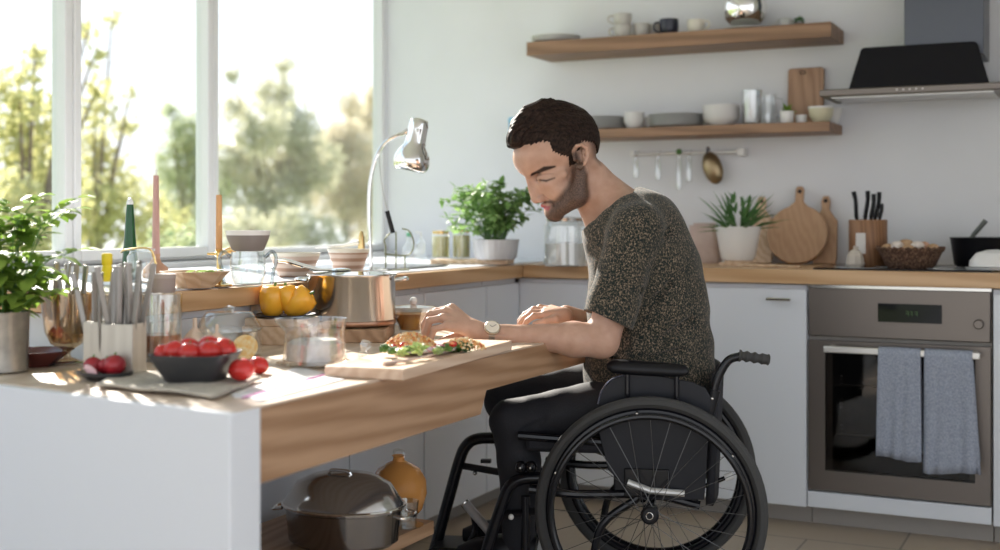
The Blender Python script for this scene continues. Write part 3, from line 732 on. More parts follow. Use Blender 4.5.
# -- two-handled glass cup with grey bowl on top, at the near edge of the worktop
p = hzc(248, 288, 0.9045, .045); MZ = 0.9045
t = thing('glass_mug', 'clear double-handled glass cup under the grey bowl on the worktop edge', 'glass cup', p)
MB().lathe([(0, 0.001), (0.030, 0.001), (0.036, 0.006), (0.044, 0.03), (0.045, 0.06), (0.042, 0.090), (0.0405, 0.09), (0.043, 0.06), (0.042, 0.03), (0.033, 0.009), (0, 0.007)], n=32).build('cup', M_glass, t)
for s, ex_ in ((1, 0.0), (-1, 0.0)):
    ax = Vector((CS * s, SN * s, 0))
    MB().tube(smooth_path([ax * 0.043 + Vector((0, 0, 0.075)), ax * 0.062 + Vector((0, 0, 0.090)), ax * 0.072 + Vector((0, 0, 0.07)), ax * 0.064 + Vector((0, 0, 0.035)), ax * 0.060 + Vector((0, 0, 0.008))], 6), 0.0048, 10).build('handle', thin_glass('grey_glass', (0.55, 0.60, 0.62), 0.02, 1.7, 0.12), t)
o = thing('bowl', 'grey bowl with a white rim standing on the glass cup', 'bowl', (p[0], p[1], MZ + 0.092))
MB().lathe([(0, 0), (0.036, 0), (0.041, 0.004), (0.052, 0.030), (0.055, 0.040)], n=40).build('shell', mat('taupe_glaze', (0.24, 0.21, 0.20), 0.5), o)
MB().lathe([(0.055, 0.040), (0.057, 0.052), (0.054, 0.052), (0.049, 0.036), (0.035, 0.006), (0, 0.004)], n=40).build('white_lining', M_ceram, o)
# -- oak step block with plate of peppers
p = P0(279, 344)
t = thing('wooden_stand', 'low oak stand carrying the black plate of yellow peppers', 'stand', p, 0.3)
MB().box((0, 0.03, 0.058), (0.17, 0.11, 0.020)).build('upper_board', M_board, t, bevel=0.002)
MB().box((0, 0.03, 0.024), (0.18, 0.12, 0.048)).build('lower_board', M_board, t, bevel=0.002)
pc = (p[0] + 0.0, p[1] + 0.03)
t = thing('plate', 'flat black plate under the yellow peppers', 'plate', (pc[0], pc[1], T0 + 0.0685))
MB().lathe([(0, 0), (0.05, 0), (0.078, 0.006), (0.079, 0.009), (0.05, 0.004), (0, 0.004)], n=44).build('disc', M_dark, t)
M_pep = speckled('yellow_pepper_skin', [(0.3, (0.88, 0.36, 0.02)), (0.7, (0.95, 0.50, 0.05))], 14, 0.22, 0.1)
for (u, w, r_, tx, lb) in [(-0.034, 0.038, .034, 0.1, 'yellow pepper standing at the left of the black plate'), (0.004, 0.046, .028, -0.2, 'yellow pepper at the back middle of the black plate'), (0.034, 0.034, .034, 0.9, 'largest yellow pepper leaning at the right of the black plate')]:
    o = thing('yellow_pepper', lb, 'pepper', (pc[0] + u * CS, pc[1] + u * SN, T0 + 0.075 + w - 0.002), group='yellow peppers on the black plate')
    q = MB().lathe([(0.001, -1.1), (0.45, -1.08), (0.78, -0.7), (0.95, -0.1), (1.0, 0.45), (0.85, 0.9), (0.45, 1.02), (0.16, 0.92), (0.0, 0.90)], n=40)
    q.v = [(x * (1 + .10 * abs(math.cos(2 * math.atan2(y, x)))) * r_, y * (1 + .10 * abs(math.cos(2 * math.atan2(y, x)))) * r_, z * r_ * 1.15) for x, y, z in q.v]
    Rp = rot(0, tx, YAW); q.v = [tuple(Rp @ np.array(v_)) for v_ in q.v]; q.build('flesh', M_pep, o, sharp=180)
    MB().tube([Rp @ np.array((0, 0, r_ * 1.05)), Rp @ np.array((0.003, 0, r_ * 1.45))], 0.0035, 8).build('stalk', M_stem, o)
# -- steel pot on wooden block
p = hzc(352, 329, T0 + .035, .12)
bz = T0 + 0.035
t = thing('wooden_block', 'thick oak block under the steel pot', 'board', (p[0] - 0.01, p[1] - 0.01, T0), YAW)
MB().box((0, 0, 0.0175), (0.24, 0.27, 0.035)).build('block', M_apron, t, bevel=0.003)
pp = (p[0], p[1])
RP, HP = 0.119, 0.140
t = thing('cooking_pot', 'wide stainless steel cooking pot on the oak block', 'pot', (pp[0], pp[1], bz))
MB().lathe([(0, 0.001), (RP - 0.008, 0.001), (RP - 0.002, 0.006), (RP, 0.014), (RP, HP - 0.006), (RP + 0.005, HP), (RP + 0.004, HP + 0.003), (RP - 0.003, HP - 0.002), (RP - 0.003, 0.012), (0, 0.010)], n=72).build('vessel', mat('pot_steel', (0.60, 0.575, 0.55), 0.2, 1.0), t, sharp=60)
MB().lathe([(RP + 0.0005, 0.004), (RP + 0.0015, 0.006), (RP + 0.0015, 0.016), (RP + 0.0005, 0.018)], n=72).build('base_band', mat('copper_band', (0.35, 0.2, 0.13), 0.3, 0.9), t)
for s in (1, -1):
    ax = Vector((CS, SN, 0)) * s * (RP) ; tn = Vector((-SN, CS, 0))
    MB().tube(smooth_path([ax - tn * 0.035 + Vector((0, 0, 0.125)), ax * 1.22 - tn * 0.03 + Vector((0, 0, 0.128)), ax * 1.28 + Vector((0, 0, 0.128)), ax * 1.22 + tn * 0.03 + Vector((0, 0, 0.128)), ax + tn * 0.035 + Vector((0, 0, 0.125))], 5), 0.005, 10).build('loop_handle', M_chrome, t)
MB().lathe([(0, HP + 0.010), (0.06, HP + 0.008), (RP - 0.006, HP + 0.003), (RP + 0.001, HP + 0.003), (RP - 0.004, HP), (0, HP + 0.006)], n=72).build('lid', thin_glass('lid_glass', (0.75, 0.76, 0.76), 0.02, 1.7, 0.12), t)
t = thing('ladle', 'steel ladle whose handle sticks out left over the pot rim', 'ladle', (pp[0], pp[1], bz + HP + 0.004))
hx = Vector((-CS, -SN, 0))
MB().tube(smooth_path([hx * 0.05 + Vector((0, 0, 0.008)), hx * 0.10 + Vector((0, 0, 0.010)), hx * 0.17 + Vector((0, 0, 0.030)), hx * 0.205 + Vector((0, 0, 0.036))], 5), [0.004] * 5 + [0.0065] * 11, 10).build('handle', M_chrome, t)
MB().ell(hx * 0.03 + Vector((0, 0, 0.008)), (0.028, 0.028, 0.006)).build('bowl', M_chrome, t)
# -- glass measuring bowl with flour
p = hzc(315, 369, T0, .072); mc_ = (p[0], p[1])
t = thing('measuring_jug', 'clear glass mixing bowl half full of white flour before the pot', 'glass bowl', (mc_[0], mc_[1], T0))
q = MB().lathe([(0, 0.002), (0.068, 0.002), (0.074, 0.006), (0.070, 0.03), (0.066, 0.075), (0.070, 0.098), (0.073, 0.104), (0.069, 0.103), (0.063, 0.075), (0.067, 0.03), (0.066, 0.012), (0, 0.010)], n=48)
q.v = [(x + (-CS * 0.018 if (z > 0.09 and x * -CS + y * -SN > 0.062) else 0), y + (-SN * 0.018 if (z > 0.09 and x * -CS + y * -SN > 0.062) else 0), z) for x, y, z in q.v]
q.build('glass_body', thin_glass('thick_glass', (0.94, 0.93, 0.92), 0.03, 1.6, 0.05), t)
MB().lathe([(0, 0.013), (0.062, 0.013), (0.064, 0.03), (0.062, 0.050), (0.05, 0.058), (0.02, 0.054), (0, 0.060)], n=40).build('flour', speckled('flour', [(0.3, (0.68, 0.66, 0.64)), (0.7, (0.82, 0.81, 0.80))], 60, 0.9, 0.6), t)
MB().lathe([(0.0, 0.0045), (0.085, 0.0045), (0.087, 0.007), (0, 0.009)], n=40).build('saucer', thin_glass('saucer_glass', (0.85, 0.84, 0.82), 0.02, 1.6, 0.05), t)
# -- glass stopper
p = P0(362, 357, T0); t = thing('glass_stopper', 'small cut-glass stopper lying right of the glass mixing bowl', 'stopper', (p[0], p[1], T0))
MB().lathe([(0, 0.001), (0.010, 0.001), (0.011, 0.012), (0.006, 0.016), (0.015, 0.030), (0.012, 0.040), (0, 0.043)], n=8, R=rot(0, 0.35, 0)).build('stopper_head', M_glass, t, sharp=20)
MB().lathe([(0, 0.0), (0.005, 0.0), (0.005, 0.004)], (0.0, 0, 0.002), n=12).build('peg', M_glass, t)
# -- cutting board, plate, salad
c0, c1, c2 = hz(403, 381, T0), hz(324, 377, T0), hz(512, 350, T0)
dl = (c2 - c0); dl.z = 0; Lb = dl.length; dl.normalize(); dn = Vector((-dl.y, dl.x, 0)); dn = dn if dn.x < 0 else -dn; Wb = abs((c1 - c0).dot(dn))
bc = c0 + dl * Lb / 2 + dn * Wb / 2
ang = math.atan2(dl.y, dl.x)
t = thing('cutting_board', 'pale beech cutting board hanging slightly over the table edge under the plate', 'cutting board', (bc.x, bc.y, T0 + .0005), ang)
MB().box((0, 0, 0.0115), (Lb, Wb, 0.023)).build('board', wood('pale_beech', (0.74, 0.56, 0.42), (0.62, 0.43, 0.30), 'x', 1.5, 0.45), t, bevel=0.002)
BZ = T0 + 0.0235
pl = hz(428, 349, BZ + 0.006); 
t = thing('salad_plate', 'thin white rimmed plate of salad on the cutting board under the hand', 'plate', (pl.x, pl.y, BZ), ang)
MB().lathe([(0, 0.0), (0.05, 0), (0.085, 0.006), (0.098, 0.010), (0.099, 0.012), (0.085, 0.009), (0.05, 0.003), (0, 0.003)], n=56, sx=1.25, sy=0.72).build('plate_body', M_ceram, t)
al_, ac_ = Vector((CS, SN, 0)), Vector((-SN, CS, 0))
def sp(px, py, h=0.0, back=0.0): 
    v = hz(px, py, BZ + h) + ac_ * back; return v
M_broc = speckled('broccoli_green', [(0.3, (0.04, 0.10, 0.02)), (0.7, (0.15, 0.28, 0.06))], 60, 0.7, 0.5)
M_lett = leafy('lettuce', (0.30, 0.42, 0.12), (0.50, 0.58, 0.28), 0.3)
rr = random.Random(21)
def floret(loc, r, lab, lettuce=False):
    o = thing('lettuce_leaf' if lettuce else 'broccoli_floret', lab, 'vegetable', loc, group=None)
    q = MB()
    if lettuce:
        for _ in range(16):
            q.leaf((rr.uniform(-r, r) * .6, rr.uniform(-r, r) * .6, rr.uniform(0.002, r * .8)), (rr.uniform(-1, 1), rr.uniform(-1, 1), rr.uniform(0, .8)), (0, 0, 1), r * 1.1, r * .8, 0.4, 4)
        q.build('frilled_leaf', M_lett, o, weld=False)
    else:
        for _ in range(26):
            v = Vector((rr.gauss(0, 1), rr.gauss(0, 1), abs(rr.gauss(0, 1)))).normalized() * r * .7
            q.ell((v.x, v.y, v.z * .8 + r * .4), r * rr.uniform(.26, .38), n=8)
        q.build('crown', M_broc, o, weld=False)
    MB().tube([(0, 0, 0.001), (0, 0, r * .5)], r * .25, 7).build('stalk', M_lett, o)
for px, py, r_, lb in [(385, 353, .016, 'green broccoli floret at the left tip of the salad plate'), (394, 355, .015, 'green broccoli floret in front of the red tomato pieces'), (408, 353, .014, 'green broccoli floret left of the fingertips'),
                       (447, 352, .016, 'green broccoli floret right of the fingertips'), (460, 349, .015, 'green broccoli floret below the knuckles')]:
    v = sp(px, py, 0.008); floret((v.x, v.y, BZ + 0.008), r_, lb)
for px, py, r_, lb in [(402, 357, .016, 'pale lettuce leaf at the front left of the plate'), (420, 356, .019, 'pale lettuce leaf at the plate front under the fingers'), (438, 355, .014, 'pale lettuce leaf at the front right of the plate')]:
    v = sp(px, py, 0.008); floret((v.x, v.y, BZ + 0.008), r_, lb, True)
for px, py, h, r_, lb in [(394, 347, .018, .013, 'red tomato wedge at the left of the salad'), (404, 345, .020, .013, 'red tomato wedge in the middle of the salad'), (453, 343, .030, .010, 'red tomato wedge on the salad under the palm')]:
    v = sp(px, py, h); o = thing('tomato_wedge', lb, 'tomato', (v.x, v.y, BZ + h - .004), rr.uniform(0, 3))
    MB().ell((0, 0, 0.002), (r_, r_ * .7, r_ * .7)).build('flesh', M_tomato, o)
    MB().ell((0, -r_ * .3, r_ * .35), (r_ * .7, r_ * .45, r_ * .4)).build('seeds', mat('tomato_seeds', (0.80, 0.30, 0.12), 0.3), o)
v = sp(410, 346, 0.012, 0.02); q = MB()
for _ in range(420):
    a, R_ = rr.uniform(0, 2 * PI), math.sqrt(rr.random())
    x, y = 0.060 * R_ * math.cos(a), 0.026 * R_ * math.sin(a); z = 0.030 * (1 - R_ ** 2) + rr.uniform(0, .006)
    q.ell((x, y, z), rr.uniform(.0016, .003), n=6)
q.lathe([(0.06, 0), (0.045, 0.012), (0.02, 0.024), (0, 0.028)], n=20, sy=0.43)
o = q.build('grain_salad', speckled('couscous', [(0.36, (0.62, 0.14, 0.06)), (0.46, (0.80, 0.45, 0.15)), (0.56, (0.82, 0.64, 0.36)), (0.68, (0.82, 0.76, 0.60))], 90, 0.6), None, loc=(v.x, v.y, BZ + 0.008), rz=YAW, weld=False)
tag(o, 'heap of pale grain salad at the back of the plate', 'salad', kind='stuff')
v = sp(462, 350, 0.008, 0.01); q = MB()
for _ in range(260):
    a, R_ = rr.uniform(0, 2 * PI), math.sqrt(rr.random())
    q.ell((0.055 * R_ * math.cos(a), 0.02 * R_ * math.sin(a), 0.022 * (1 - R_ ** 2) + rr.uniform(0, .005)), rr.uniform(.0018, .0034), n=6)
o = q.build('grain_salad', MATS['couscous'], None, loc=(v.x, v.y, BZ + 0.008), rz=YAW, weld=False)
tag(o, 'heap of orange-flecked grain salad at the right of the plate', 'salad', kind='stuff')
M_radf = mat('radish_pink', (0.70, 0.12, 0.28), 0.4)
for (px, py, h), lb in zip([(436, 347, .022), (441, 345, .026), (430, 349, .018)], ['pink radish slice under the little finger', 'pink radish slice highest on the salad', 'pink radish slice at the fingertips']):
    v = sp(px, py, h); o = thing('radish_slice', lb, 'radish', (v.x, v.y, BZ + h)); R = rot(rr.uniform(-.9, .9), rr.uniform(-.9, .9), 0)
    MB().lathe([(0, -.001), (.0085, -.001), (.009, .001)], n=20, R=R).build('rind', M_radf, o); MB().lathe([(0, .0012), (.0082, .0012), (.0085, .0005)], n=20, R=R).build('flesh', mat('radish_flesh', (0.85, 0.7, 0.75), 0.4), o)
v = hz(463, 352, BZ); t = thing('parsley_sprig', 'dark green parsley sprig at the right front of the cutting board', 'herb', (v.x, v.y, BZ))
q = MB()
for _ in range(220): q.leaf((rr.gauss(0, .014), rr.gauss(0, .008), rr.uniform(.002, .022)), (rr.uniform(-1, 1), rr.uniform(-1, 1), rr.uniform(-.2, .8)), (0, 0, 1), .014, .008, .3)
q.build('leaves', leafy('parsley', (0.04, 0.12, 0.03), (0.10, 0.22, 0.05), 0.2), t, weld=False)
MB().tube([(0, 0, .003), (.02, .004, .003)], .001, 5).build('stalk', M_stem, t)
v0, v1, v2 = hz(384, 366, BZ), hz(415, 362, BZ), hz(455, 353, BZ)
t = thing('wooden_spoon', 'slim pale salad spoon lying along the front of the cutting board', 'spoon', v0 + Vector((0, 0, .004)))
MB().tube(smooth_path([Vector((0, 0, 0)), v1 - v0 + Vector((0, 0, .003)), v2 - v0 + Vector((0, 0, .004))], 8), [.0065] * 4 + [.0045] * 5 + [.0035] * 8, 8, flat=.5).build('handle', mat('pale_horn', (0.60, 0.48, 0.42), 0.4), t)
# -- honey jar
p = hzc(411, 335, T0, .035); t = thing('honey_bowl', 'flared glass bowl of amber honey behind the salad', 'glass bowl', (p[0], p[1], T0))
MB().lathe([(0, .002), (.030, .002), (.034, .010), (.040, .03), (.058, .062), (.066, .072), (.069, .074), (.064, .0735), (.056, .062), (.037, .03), (.030, .012), (0, .01)], n=44).build('glass_body', M_glass, t)
MB().lathe([(0, .012), (.029, .012), (.0365, .031), (.053, .0585), (0, .059)], n=40).build('honey', mat('honey', (0.75, 0.28, 0.02), 0.08, Transmission_Weight=0.55, IOR=1.45), t)
MB().lathe([(.070, .075), (.071, .078), (.04, .081), (.014, .083), (0, .083)], n=44).build('lid', thin_glass('milky_lid', (0.85, 0.84, 0.82), 0.15, 1.8, 0.15), t)
MB().lathe([(0, -.011), (.008, -.009), (.0115, 0), (.008, .009), (0, .011)], (0.008, 0, .094), n=20).build('lid_knob', M_ceram, t)
# -- on the low shelf under the table: roasting pan, orange jug, glass
p = hz(336, 553, 0.30)
t = thing('roasting_pan', 'oval steel roasting pan with domed glass lid on the low shelf', 'roasting pan', (p.x - .035, p.y + .085, .30), math.radians(8))
M_pan = mat('dark_pan_steel', (0.28, 0.26, 0.25), 0.16, 1.0)
EX, EY = 0.143, 0.115
MB().lathe([(0, .001), (.85, .001), (.95, .012), (1.0, .085), (1.05, .088), (1.05, .092), (.98, .090), (.93, .014), (0, .012)], n=56, sx=EX, sy=EY).build('pan', M_pan, t)
MB().lathe([(1.05, .094), (1.04, .098), (.98, .112), (.82, .145), (.55, .163), (.25, .170), (0, .171)], n=56, sx=EX, sy=EY).build('lid', mat('smoked_steel', (0.58, 0.57, 0.56), 0.14, 0.9), t)
MB().tube([(EX * 1.05 * math.cos(a), EY * 1.05 * math.sin(a), .095) for a in [2 * PI * i / 56 for i in range(56)]], .0035, 8, True).build('lid_rim', M_chrome, t)
for s in (1, -1):
    MB().tube(smooth_path([(s * EX * 1.02, -.035, .082), (s * (EX + .028), -.032, .078), (s * (EX + .036), 0, .077), (s * (EX + .028), .032, .078), (s * EX * 1.02, .035, .082)], 5), .005, 10).build('loop_handle', M_chrome, t)
MB().tube(smooth_path([(-.03, -.02, .166), (-.02, -.025, .178), (.02, -.025, .178), (.03, -.02, .166)], 5), .004, 8).build('lid_handle', M_chrome, t)
p = hz(400, 530, 0.30); t = thing('orange_glass_carafe', 'round amber glass carafe standing behind the roasting pan', 'carafe', (p.x - .075, p.y + .12, .30))
MB().lathe([(0, .002), (.045, .002), (.062, .02), (.074, .06), (.072, .095), (.055, .125), (.030, .140), (.016, .146), (.014, .155), (.018, .160)], n=40).build('flask', mat('amber_flask', (0.80, 0.36, 0.10), 0.08, Transmission_Weight=0.35, IOR=1.2), t)
MB().tube(smooth_path([(-.016, 0, .155), (-.012, 0, .172), (.012, 0, .172), (.016, 0, .155)], 5), .0035, 8).build('top_ring', M_glass, t)
p = hz(405, 527, 0.30); t = thing('drinking_glass', 'small ribbed drinking glass right of the roasting pan on the low shelf', 'glass', (p.x, p.y + .01, .30))
MB().lathe([(0, .001), (.022, .001), (.024, .004), (.030, .065), (.029, .065), (.023, .008), (0, .007)], n=12).build('glass_body', M_glass, t, sharp=20)
MB().lathe([(0, .0005), (.040, .0005), (.043, .004), (0, .003)], n=32).build('saucer', M_glass, t)
# ================================================================== ON THE WINDOW WORKTOP
C0, CW = 0.90, 0.9045
def P9(px, py, z=CW): p = hz(px, py, z); return (p.x, p.y, z)
# sink
p = hz(430, 274, CW); SX, SY = -2.36, 3.72
t = thing('sink', 'dark steel sink sunk in the window worktop beyond the steel pot', 'sink', (SX, SY, CW))
q = rbox(0.44, 0.56, 0.012, 0.05, 0.02); q.v = [(x, y, z * 0.4) for x, y, z in q.v]
q.build('rim', M_steel, t)
MB().box((0, 0, 0.0056), (0.40, 0.52, 0.0012)).build('basin', mat('sink_basin', (0.10, 0.12, 0.15), 0.3, 0.6), t)
# chrome lamp on a tall curved stem
p = P9(371, 271)
base = Vector(p); dpl = (base.x * -SN + base.y * CS)
def lp(px, py, k=0.0):
    x, y = ray(px); return Vector((x * (dpl + k), y * (dpl + k), CAMH - (py - HORY) * (dpl + k) / FPX)) - base
t = thing('desk_lamp', 'chrome lamp with a tall curved stem and bullet shade in front of the window corner', 'lamp', p)
MB().lathe([(0, 0), (0.055, 0), (0.056, 0.006), (0.02, 0.014), (0, 0.016)], n=36).build('base', M_chrome, t)
MB().tube(smooth_path([lp(371, 270), lp(369.5, 235), lp(369, 205), lp(370, 185), lp(373, 168), lp(378, 153), lp(386, 142), lp(396, 136), lp(405, 133)], 6), 0.0065, 10).build('stem', M_chrome, t)
h0, h1 = lp(420, 118), lp(409.5, 172); ax = (h1 - h0).normalized(); Lh = (h1 - h0).length
MB().lathe([(0, 0), (.4, .01), (.62, .04), (.70, .10), (.72, .22), (.74, .45), (.82, .52), (1.05, .60), (1.25, .70), (1.32, .80), (1.26, .90), (1.08, .97), (1.04, .97), (1.2, .88), (1.2, .78), (.9, .6)], tuple(h0), 40, frame_to(ax) @ np.diag([.046, .046, Lh])).build('shade', M_chrome, t, sharp=60)
MB().tube([lp(404, 133), lp(413, 128)], .009, 10).build('joint', M_chrome, t)
MB().ell(lp(417.5, 130, -.045), .006).build('switch', M_ceram, t)
MB().ell(h0 + ax * Lh * .8, .028).build('bulb', M_ceram, t)
MB().tube(smooth_path([lp(379, 155, .02), lp(381, 180, .02), lp(385, 200, .02), lp(388, 213, .02)], 6), .0018, 6).build('cord', M_greyc, t)
MB().tube([lp(387, 211, .02), lp(393, 233, .02)], .008, 10).build('black_grip', M_bmat, t)
# wire rack by the sink
p = P9(396, 270); t = thing('wire_rack', 'small olive-green wire rack with curled arms beside the sink', 'rack', p)
q = MB(); ex = Vector((CS, SN, 0))
def wr_(pts, m=M_stem): return MB().tube(smooth_path([ex * a + Vector((0, 0, z)) for a, z in pts], 5), .0025, 7)
M_olive = mat('olive_wire', (0.22, 0.23, 0.12), 0.4, 0.4)
for pts in ([(-.035, 0), (-.035, .08), (-.04, .10), (-.02, .125)], [(0, 0), (0, .06), (0, .13)], [(.03, 0), (.03, .04), (.028, .05)], [(-.04, .055), (0, .05), (.045, .052), (.06, .09), (.045, .13), (.02, .14)]):
    wr_(pts).build('wire', M_olive, t)
MB().lathe([(0, 0), (.045, 0), (.045, .004), (0, .004)], n=24).build('foot', M_olive, t)
# small bottles, yellow jar, herb pot and tray near the corner
p = P9(409, 263); t = thing('glass_bottle', 'small clear bottle with green stopper between the wire rack and the yellow jars', 'bottle', p)
MB().lathe([(0, .001), (.024, .001), (.026, .006), (.026, .06), (.010, .085), (.009, .105)], n=24).build('bottle_body', M_glass, t)
MB().lathe([(0, .103), (.010, .103), (.011, .118), (0, .12)], n=16).build('stopper', mat('green_cap', (0.10, 0.35, 0.2), 0.5), t)
p = P9(421, 262); t = thing('soap_bottle', 'pale clear soap bottle just right of the green-stoppered bottle', 'bottle', p)
MB().lathe([(0, .001), (.020, .001), (.022, .005), (.022, .075), (.008, .09), (.008, .1)], n=24).build('bottle_body', M_glass, t)
MB().tube([(0, 0, .1), (0, 0, .118), (-.02, -.01, .118)], .003, 6).build('pump', M_ceram, t)
tr = P9(470, 264); t = thing('serving_tray', 'low pale wooden tray under the ribbed herb pot', 'tray', tr, 0)
MB().box((0, .02, .009), (.30, .14, .018), rot(0, 0, YAW * .6)).build('board', M_board, t, bevel=.003)
TZ2 = CW + .0185
M_pickle = mat('pickle_yellow', (0.78, 0.72, 0.36), 0.2, Transmission_Weight=0.3, IOR=1.2)
for (px, r_, h_), lb in zip([(437, .036, .10), (458, .036, .105)], ['left of two jars of yellow-green pickles on the tray', 'right of two jars of yellow-green pickles, beside the herb pot']):
    v = hz(px, 258, TZ2); v = v + Vector((0, .03, 0)); t = thing('pickle_jar', lb, 'jar', (v.x, v.y, TZ2 if px > 440 else TZ2), group='pickle jars')
    MB().lathe([(0, .003), (r_ - .004, .003), (r_ - .003, h_ * .85), (0, h_ * .85)], n=28).build('pickles', M_pickle, t)
    MB().lathe([(0, .001), (r_, .001), (r_, h_ * .88), (r_ * .85, h_ * .95), (r_ * .85, h_)], n=28).build('jar_glass', M_glass, t)
    MB().lathe([(r_ * .88, h_ - .006), (r_ * .9, h_ + .006), (0, h_ + .008)], n=28).build('lid', M_brass, t)
v = hz(491, 260, TZ2) + Vector((-.01, .06, 0)); t = thing('potted_herb', 'leafy green herb in a ribbed grey-white pot on the corner tray', 'plant', (v.x, v.y, TZ2))
q = MB().lathe([(0, .001), (.072, .001), (.080, .01), (.088, .070), (.090, .076), (.082, .076), (.078, .065), (0, .065)], n=72)
q.v = [(x * (1 - .03 * (math.cos(24 * math.atan2(y, x)) > 0) * (.006 < z < .082)), y * (1 - .03 * (math.cos(24 * math.atan2(y, x)) > 0) * (.006 < z < .082)), z) for x, y, z in q.v]
q.build('ribbed_pot', speckled('ribbed_glaze', [(0.35, (0.42, 0.43, 0.46)), (0.65, (0.68, 0.68, 0.70))], 10, 0.5, vec=(1, 1, .3)), t)
MB().lathe([(0, .075), (.08, .075)], n=24).build('soil', M_soil, t)
lf, st = MB(), MB(); rr = random.Random(5)
for i in range(80):
    a = rr.uniform(0, 2 * PI); R_ = rr.uniform(.02, .21); h = rr.uniform(.03, .21) * (1.15 - R_ * 1.5)
    e = Vector((R_ * math.cos(a), R_ * math.sin(a), .08 + h)); pth = smooth_path([(.03 * math.cos(a), .03 * math.sin(a), .07), (e.x * .55, e.y * .55, .08 + h * .9), e], 3)
    st.tube(pth, .0014, 5)
    for q_ in range(2, 7):
        for _ in range(3): lf.leaf(pth[q_], (rr.uniform(-1, 1), rr.uniform(-1, 1), rr.uniform(-.5, .6)), (0, 0, 1), rr.uniform(.022, .045), rr.uniform(.016, .028), .15, 3)
lf.build('foliage', M_herb, t, weld=False); st.build('stems', M_stem, t, weld=False)
# canister behind the man's chin
v = hz(563, 266, C0); t = thing('storage_jar', 'clear glass storage jar with white contents behind the man\'s chin', 'jar', (v.x, v.y + .02, C0))
MB().lathe([(0, .001), (.078, .001), (.082, .006), (.082, .15), (.07, .165), (.068, .17)], n=40).build('jar_glass', M_glass, t)
MB().lathe([(0, .004), (.077, .004), (.077, .085), (0, .088)], n=36).build('contents', M_ceram, t)
MB().lathe([(.072, .168), (.074, .18), (.02, .186), (0, .186)], n=36).build('lid', M_steel, t)
# striped wooden bowls near the window
M_strip = mat('banded_wood', rough=0.5); n, l, b = nodes(M_strip)
w_ = n.new('ShaderNodeTexWave'); w_.bands_direction = 'Z'; w_.inputs['Scale'].default_value = 1.0; w_.inputs['Distortion'].default_value = .3
l.new(coord(M_strip, (14, 14, 14)), w_.inputs['Vector']); l.new(ramp(M_strip, w_.outputs['Fac'], [(.3, (.36, .22, .15)), (.6, (.58, .46, .38))]), b.inputs['Base Color'])
for (px, py, r_, h_), lb in zip([(291, 277, .072, .072), (345, 274, .062, .078)], ['wide wooden bowl with banded rings under the window, left of the narrower one', 'narrower wooden bowl with banded rings beside the lamp stem']):
    v = P9(px, py); t = thing('wooden_bowl', lb, 'bowl', (v[0], v[1] + .02, CW))
    MB().lathe([(0, .0), (r_ * .62, 0), (r_ * .70, .004), (r_ * .95, h_ * .7), (r_ * 1.02, h_ * .86)], n=44).build('banded_shell', M_strip, t)
    MB().lathe([(r_ * 1.02, h_ * .86), (r_ * 1.06, h_), (r_ * 1.02, h_), (r_ * .9, h_ * .7), (r_ * .6, .01), (0, .008)], n=44).build('rim_and_lining', M_cream, t)
p = P9(345, 274); t = thing('brush', 'pale dish brush resting across the narrower banded bowl', 'brush', (p[0] - .02, p[1] + .02, CW + .079))
MB().tube([(-.09, -.02, .004), (0, 0, .009), (.05, .015, .02)], [.004, .006, .008], 8).build('handle', M_ceram, t)
MB().lathe([(0, 0), (.012, 0), (.009, .04), (.004, .055), (0, .056)], (.055, .02, .0), n=16).build('bristles', M_brass, t)
# brass candlestick
p = P9(219, 286); t = thing('candlestick', 'brass candlestick with side arm and tall orange-brown candle before the window post', 'candlestick', p)
MB().lathe([(0, 0), (.034, 0), (.035, .004), (.012, .012), (.007, .022), (.006, .075), (.012, .080), (.012, .086), (.007, .09), (.010, .095), (0, .095)], n=30).build('stand', M_brass, t)
MB().tube([ex * -.030 + Vector((0, 0, .083)), ex * 0 + Vector((0, 0, .083)), ex * .04 + Vector((0, 0, .096))], [.003, .004, .010], 10).build('side_arm', M_brass, t)
MB().tube([(0, 0, .092), (0, 0, .235)], [.0085, .0075], 14).build('candle', mat('ochre_wax', (0.60, 0.32, 0.14), 0.5), t)
MB().tube([(0, 0, .234), (.001, 0, .245)], .001, 5).build('wick', M_ceram, t)
# pink candle in a bulb-shaped holder
p = P9(156, 278); t = thing('candlestick', 'terracotta bulb-foot candlestick with a tall pink candle in the left window', 'candlestick', p)
MB().lathe([(0, 0), (.036, 0), (.040, .008), (.034, .03), (.016, .046), (.011, .06), (.013, .07), (0, .071)], n=30).build('stand', M_terra, t)
MB().tube([(0, 0, .066), (0, 0, .300)], [.0115, .008], 14).build('candle', mat('pink_wax', (0.50, 0.28, 0.24), 0.5), t)
MB().tube([(0, 0, .299), (.001, 0, .318)], [.002, .0035], 6).build('pale_tip', M_ceram, t)
# green tapered bottle with pale tip
p = P9(130, 280); t = thing('tapered_bottle', 'dark green tapered bottle with a white tip left of the pink candle', 'bottle', p)
MB().lathe([(0, .001), (.022, .001), (.024, .006), (.022, .05), (.016, .12), (.012, .185), (.009, .215)], n=30).build('glass_body', mat('green_bottle', (0.01, 0.07, 0.02), 0.15), t)
MB().lathe([(.009, .213), (.010, .218), (.007, .228), (0, .234)], n=20).build('tip', M_ceram, t)
# clip-top jar
p = P9(149, 282); t = thing('clip_top_jar', 'clear clip-top jar with brass lid rim in front of the pink candle', 'jar', (p[0], p[1] - .03, CW))
MB().lathe([(0, .001), (.036, .001), (.038, .006), (.038, .07), (.030, .084)], n=30).build('jar_glass', M_glass, t)
MB().lathe([(.031, .084), (.036, .086), (.036, .092), (.02, .096), (0, .097)], n=30).build('lid', M_glass, t)
MB().tube(smooth_path([ex * -.055 + Vector((0, 0, .082)), ex * -.02 + Vector((0, -.03, .09)), ex * .035 + Vector((0, -.02, .092)), ex * .04 + Vector((0, 0, .05))], 5), .003, 7).build('clip', M_brass, t)
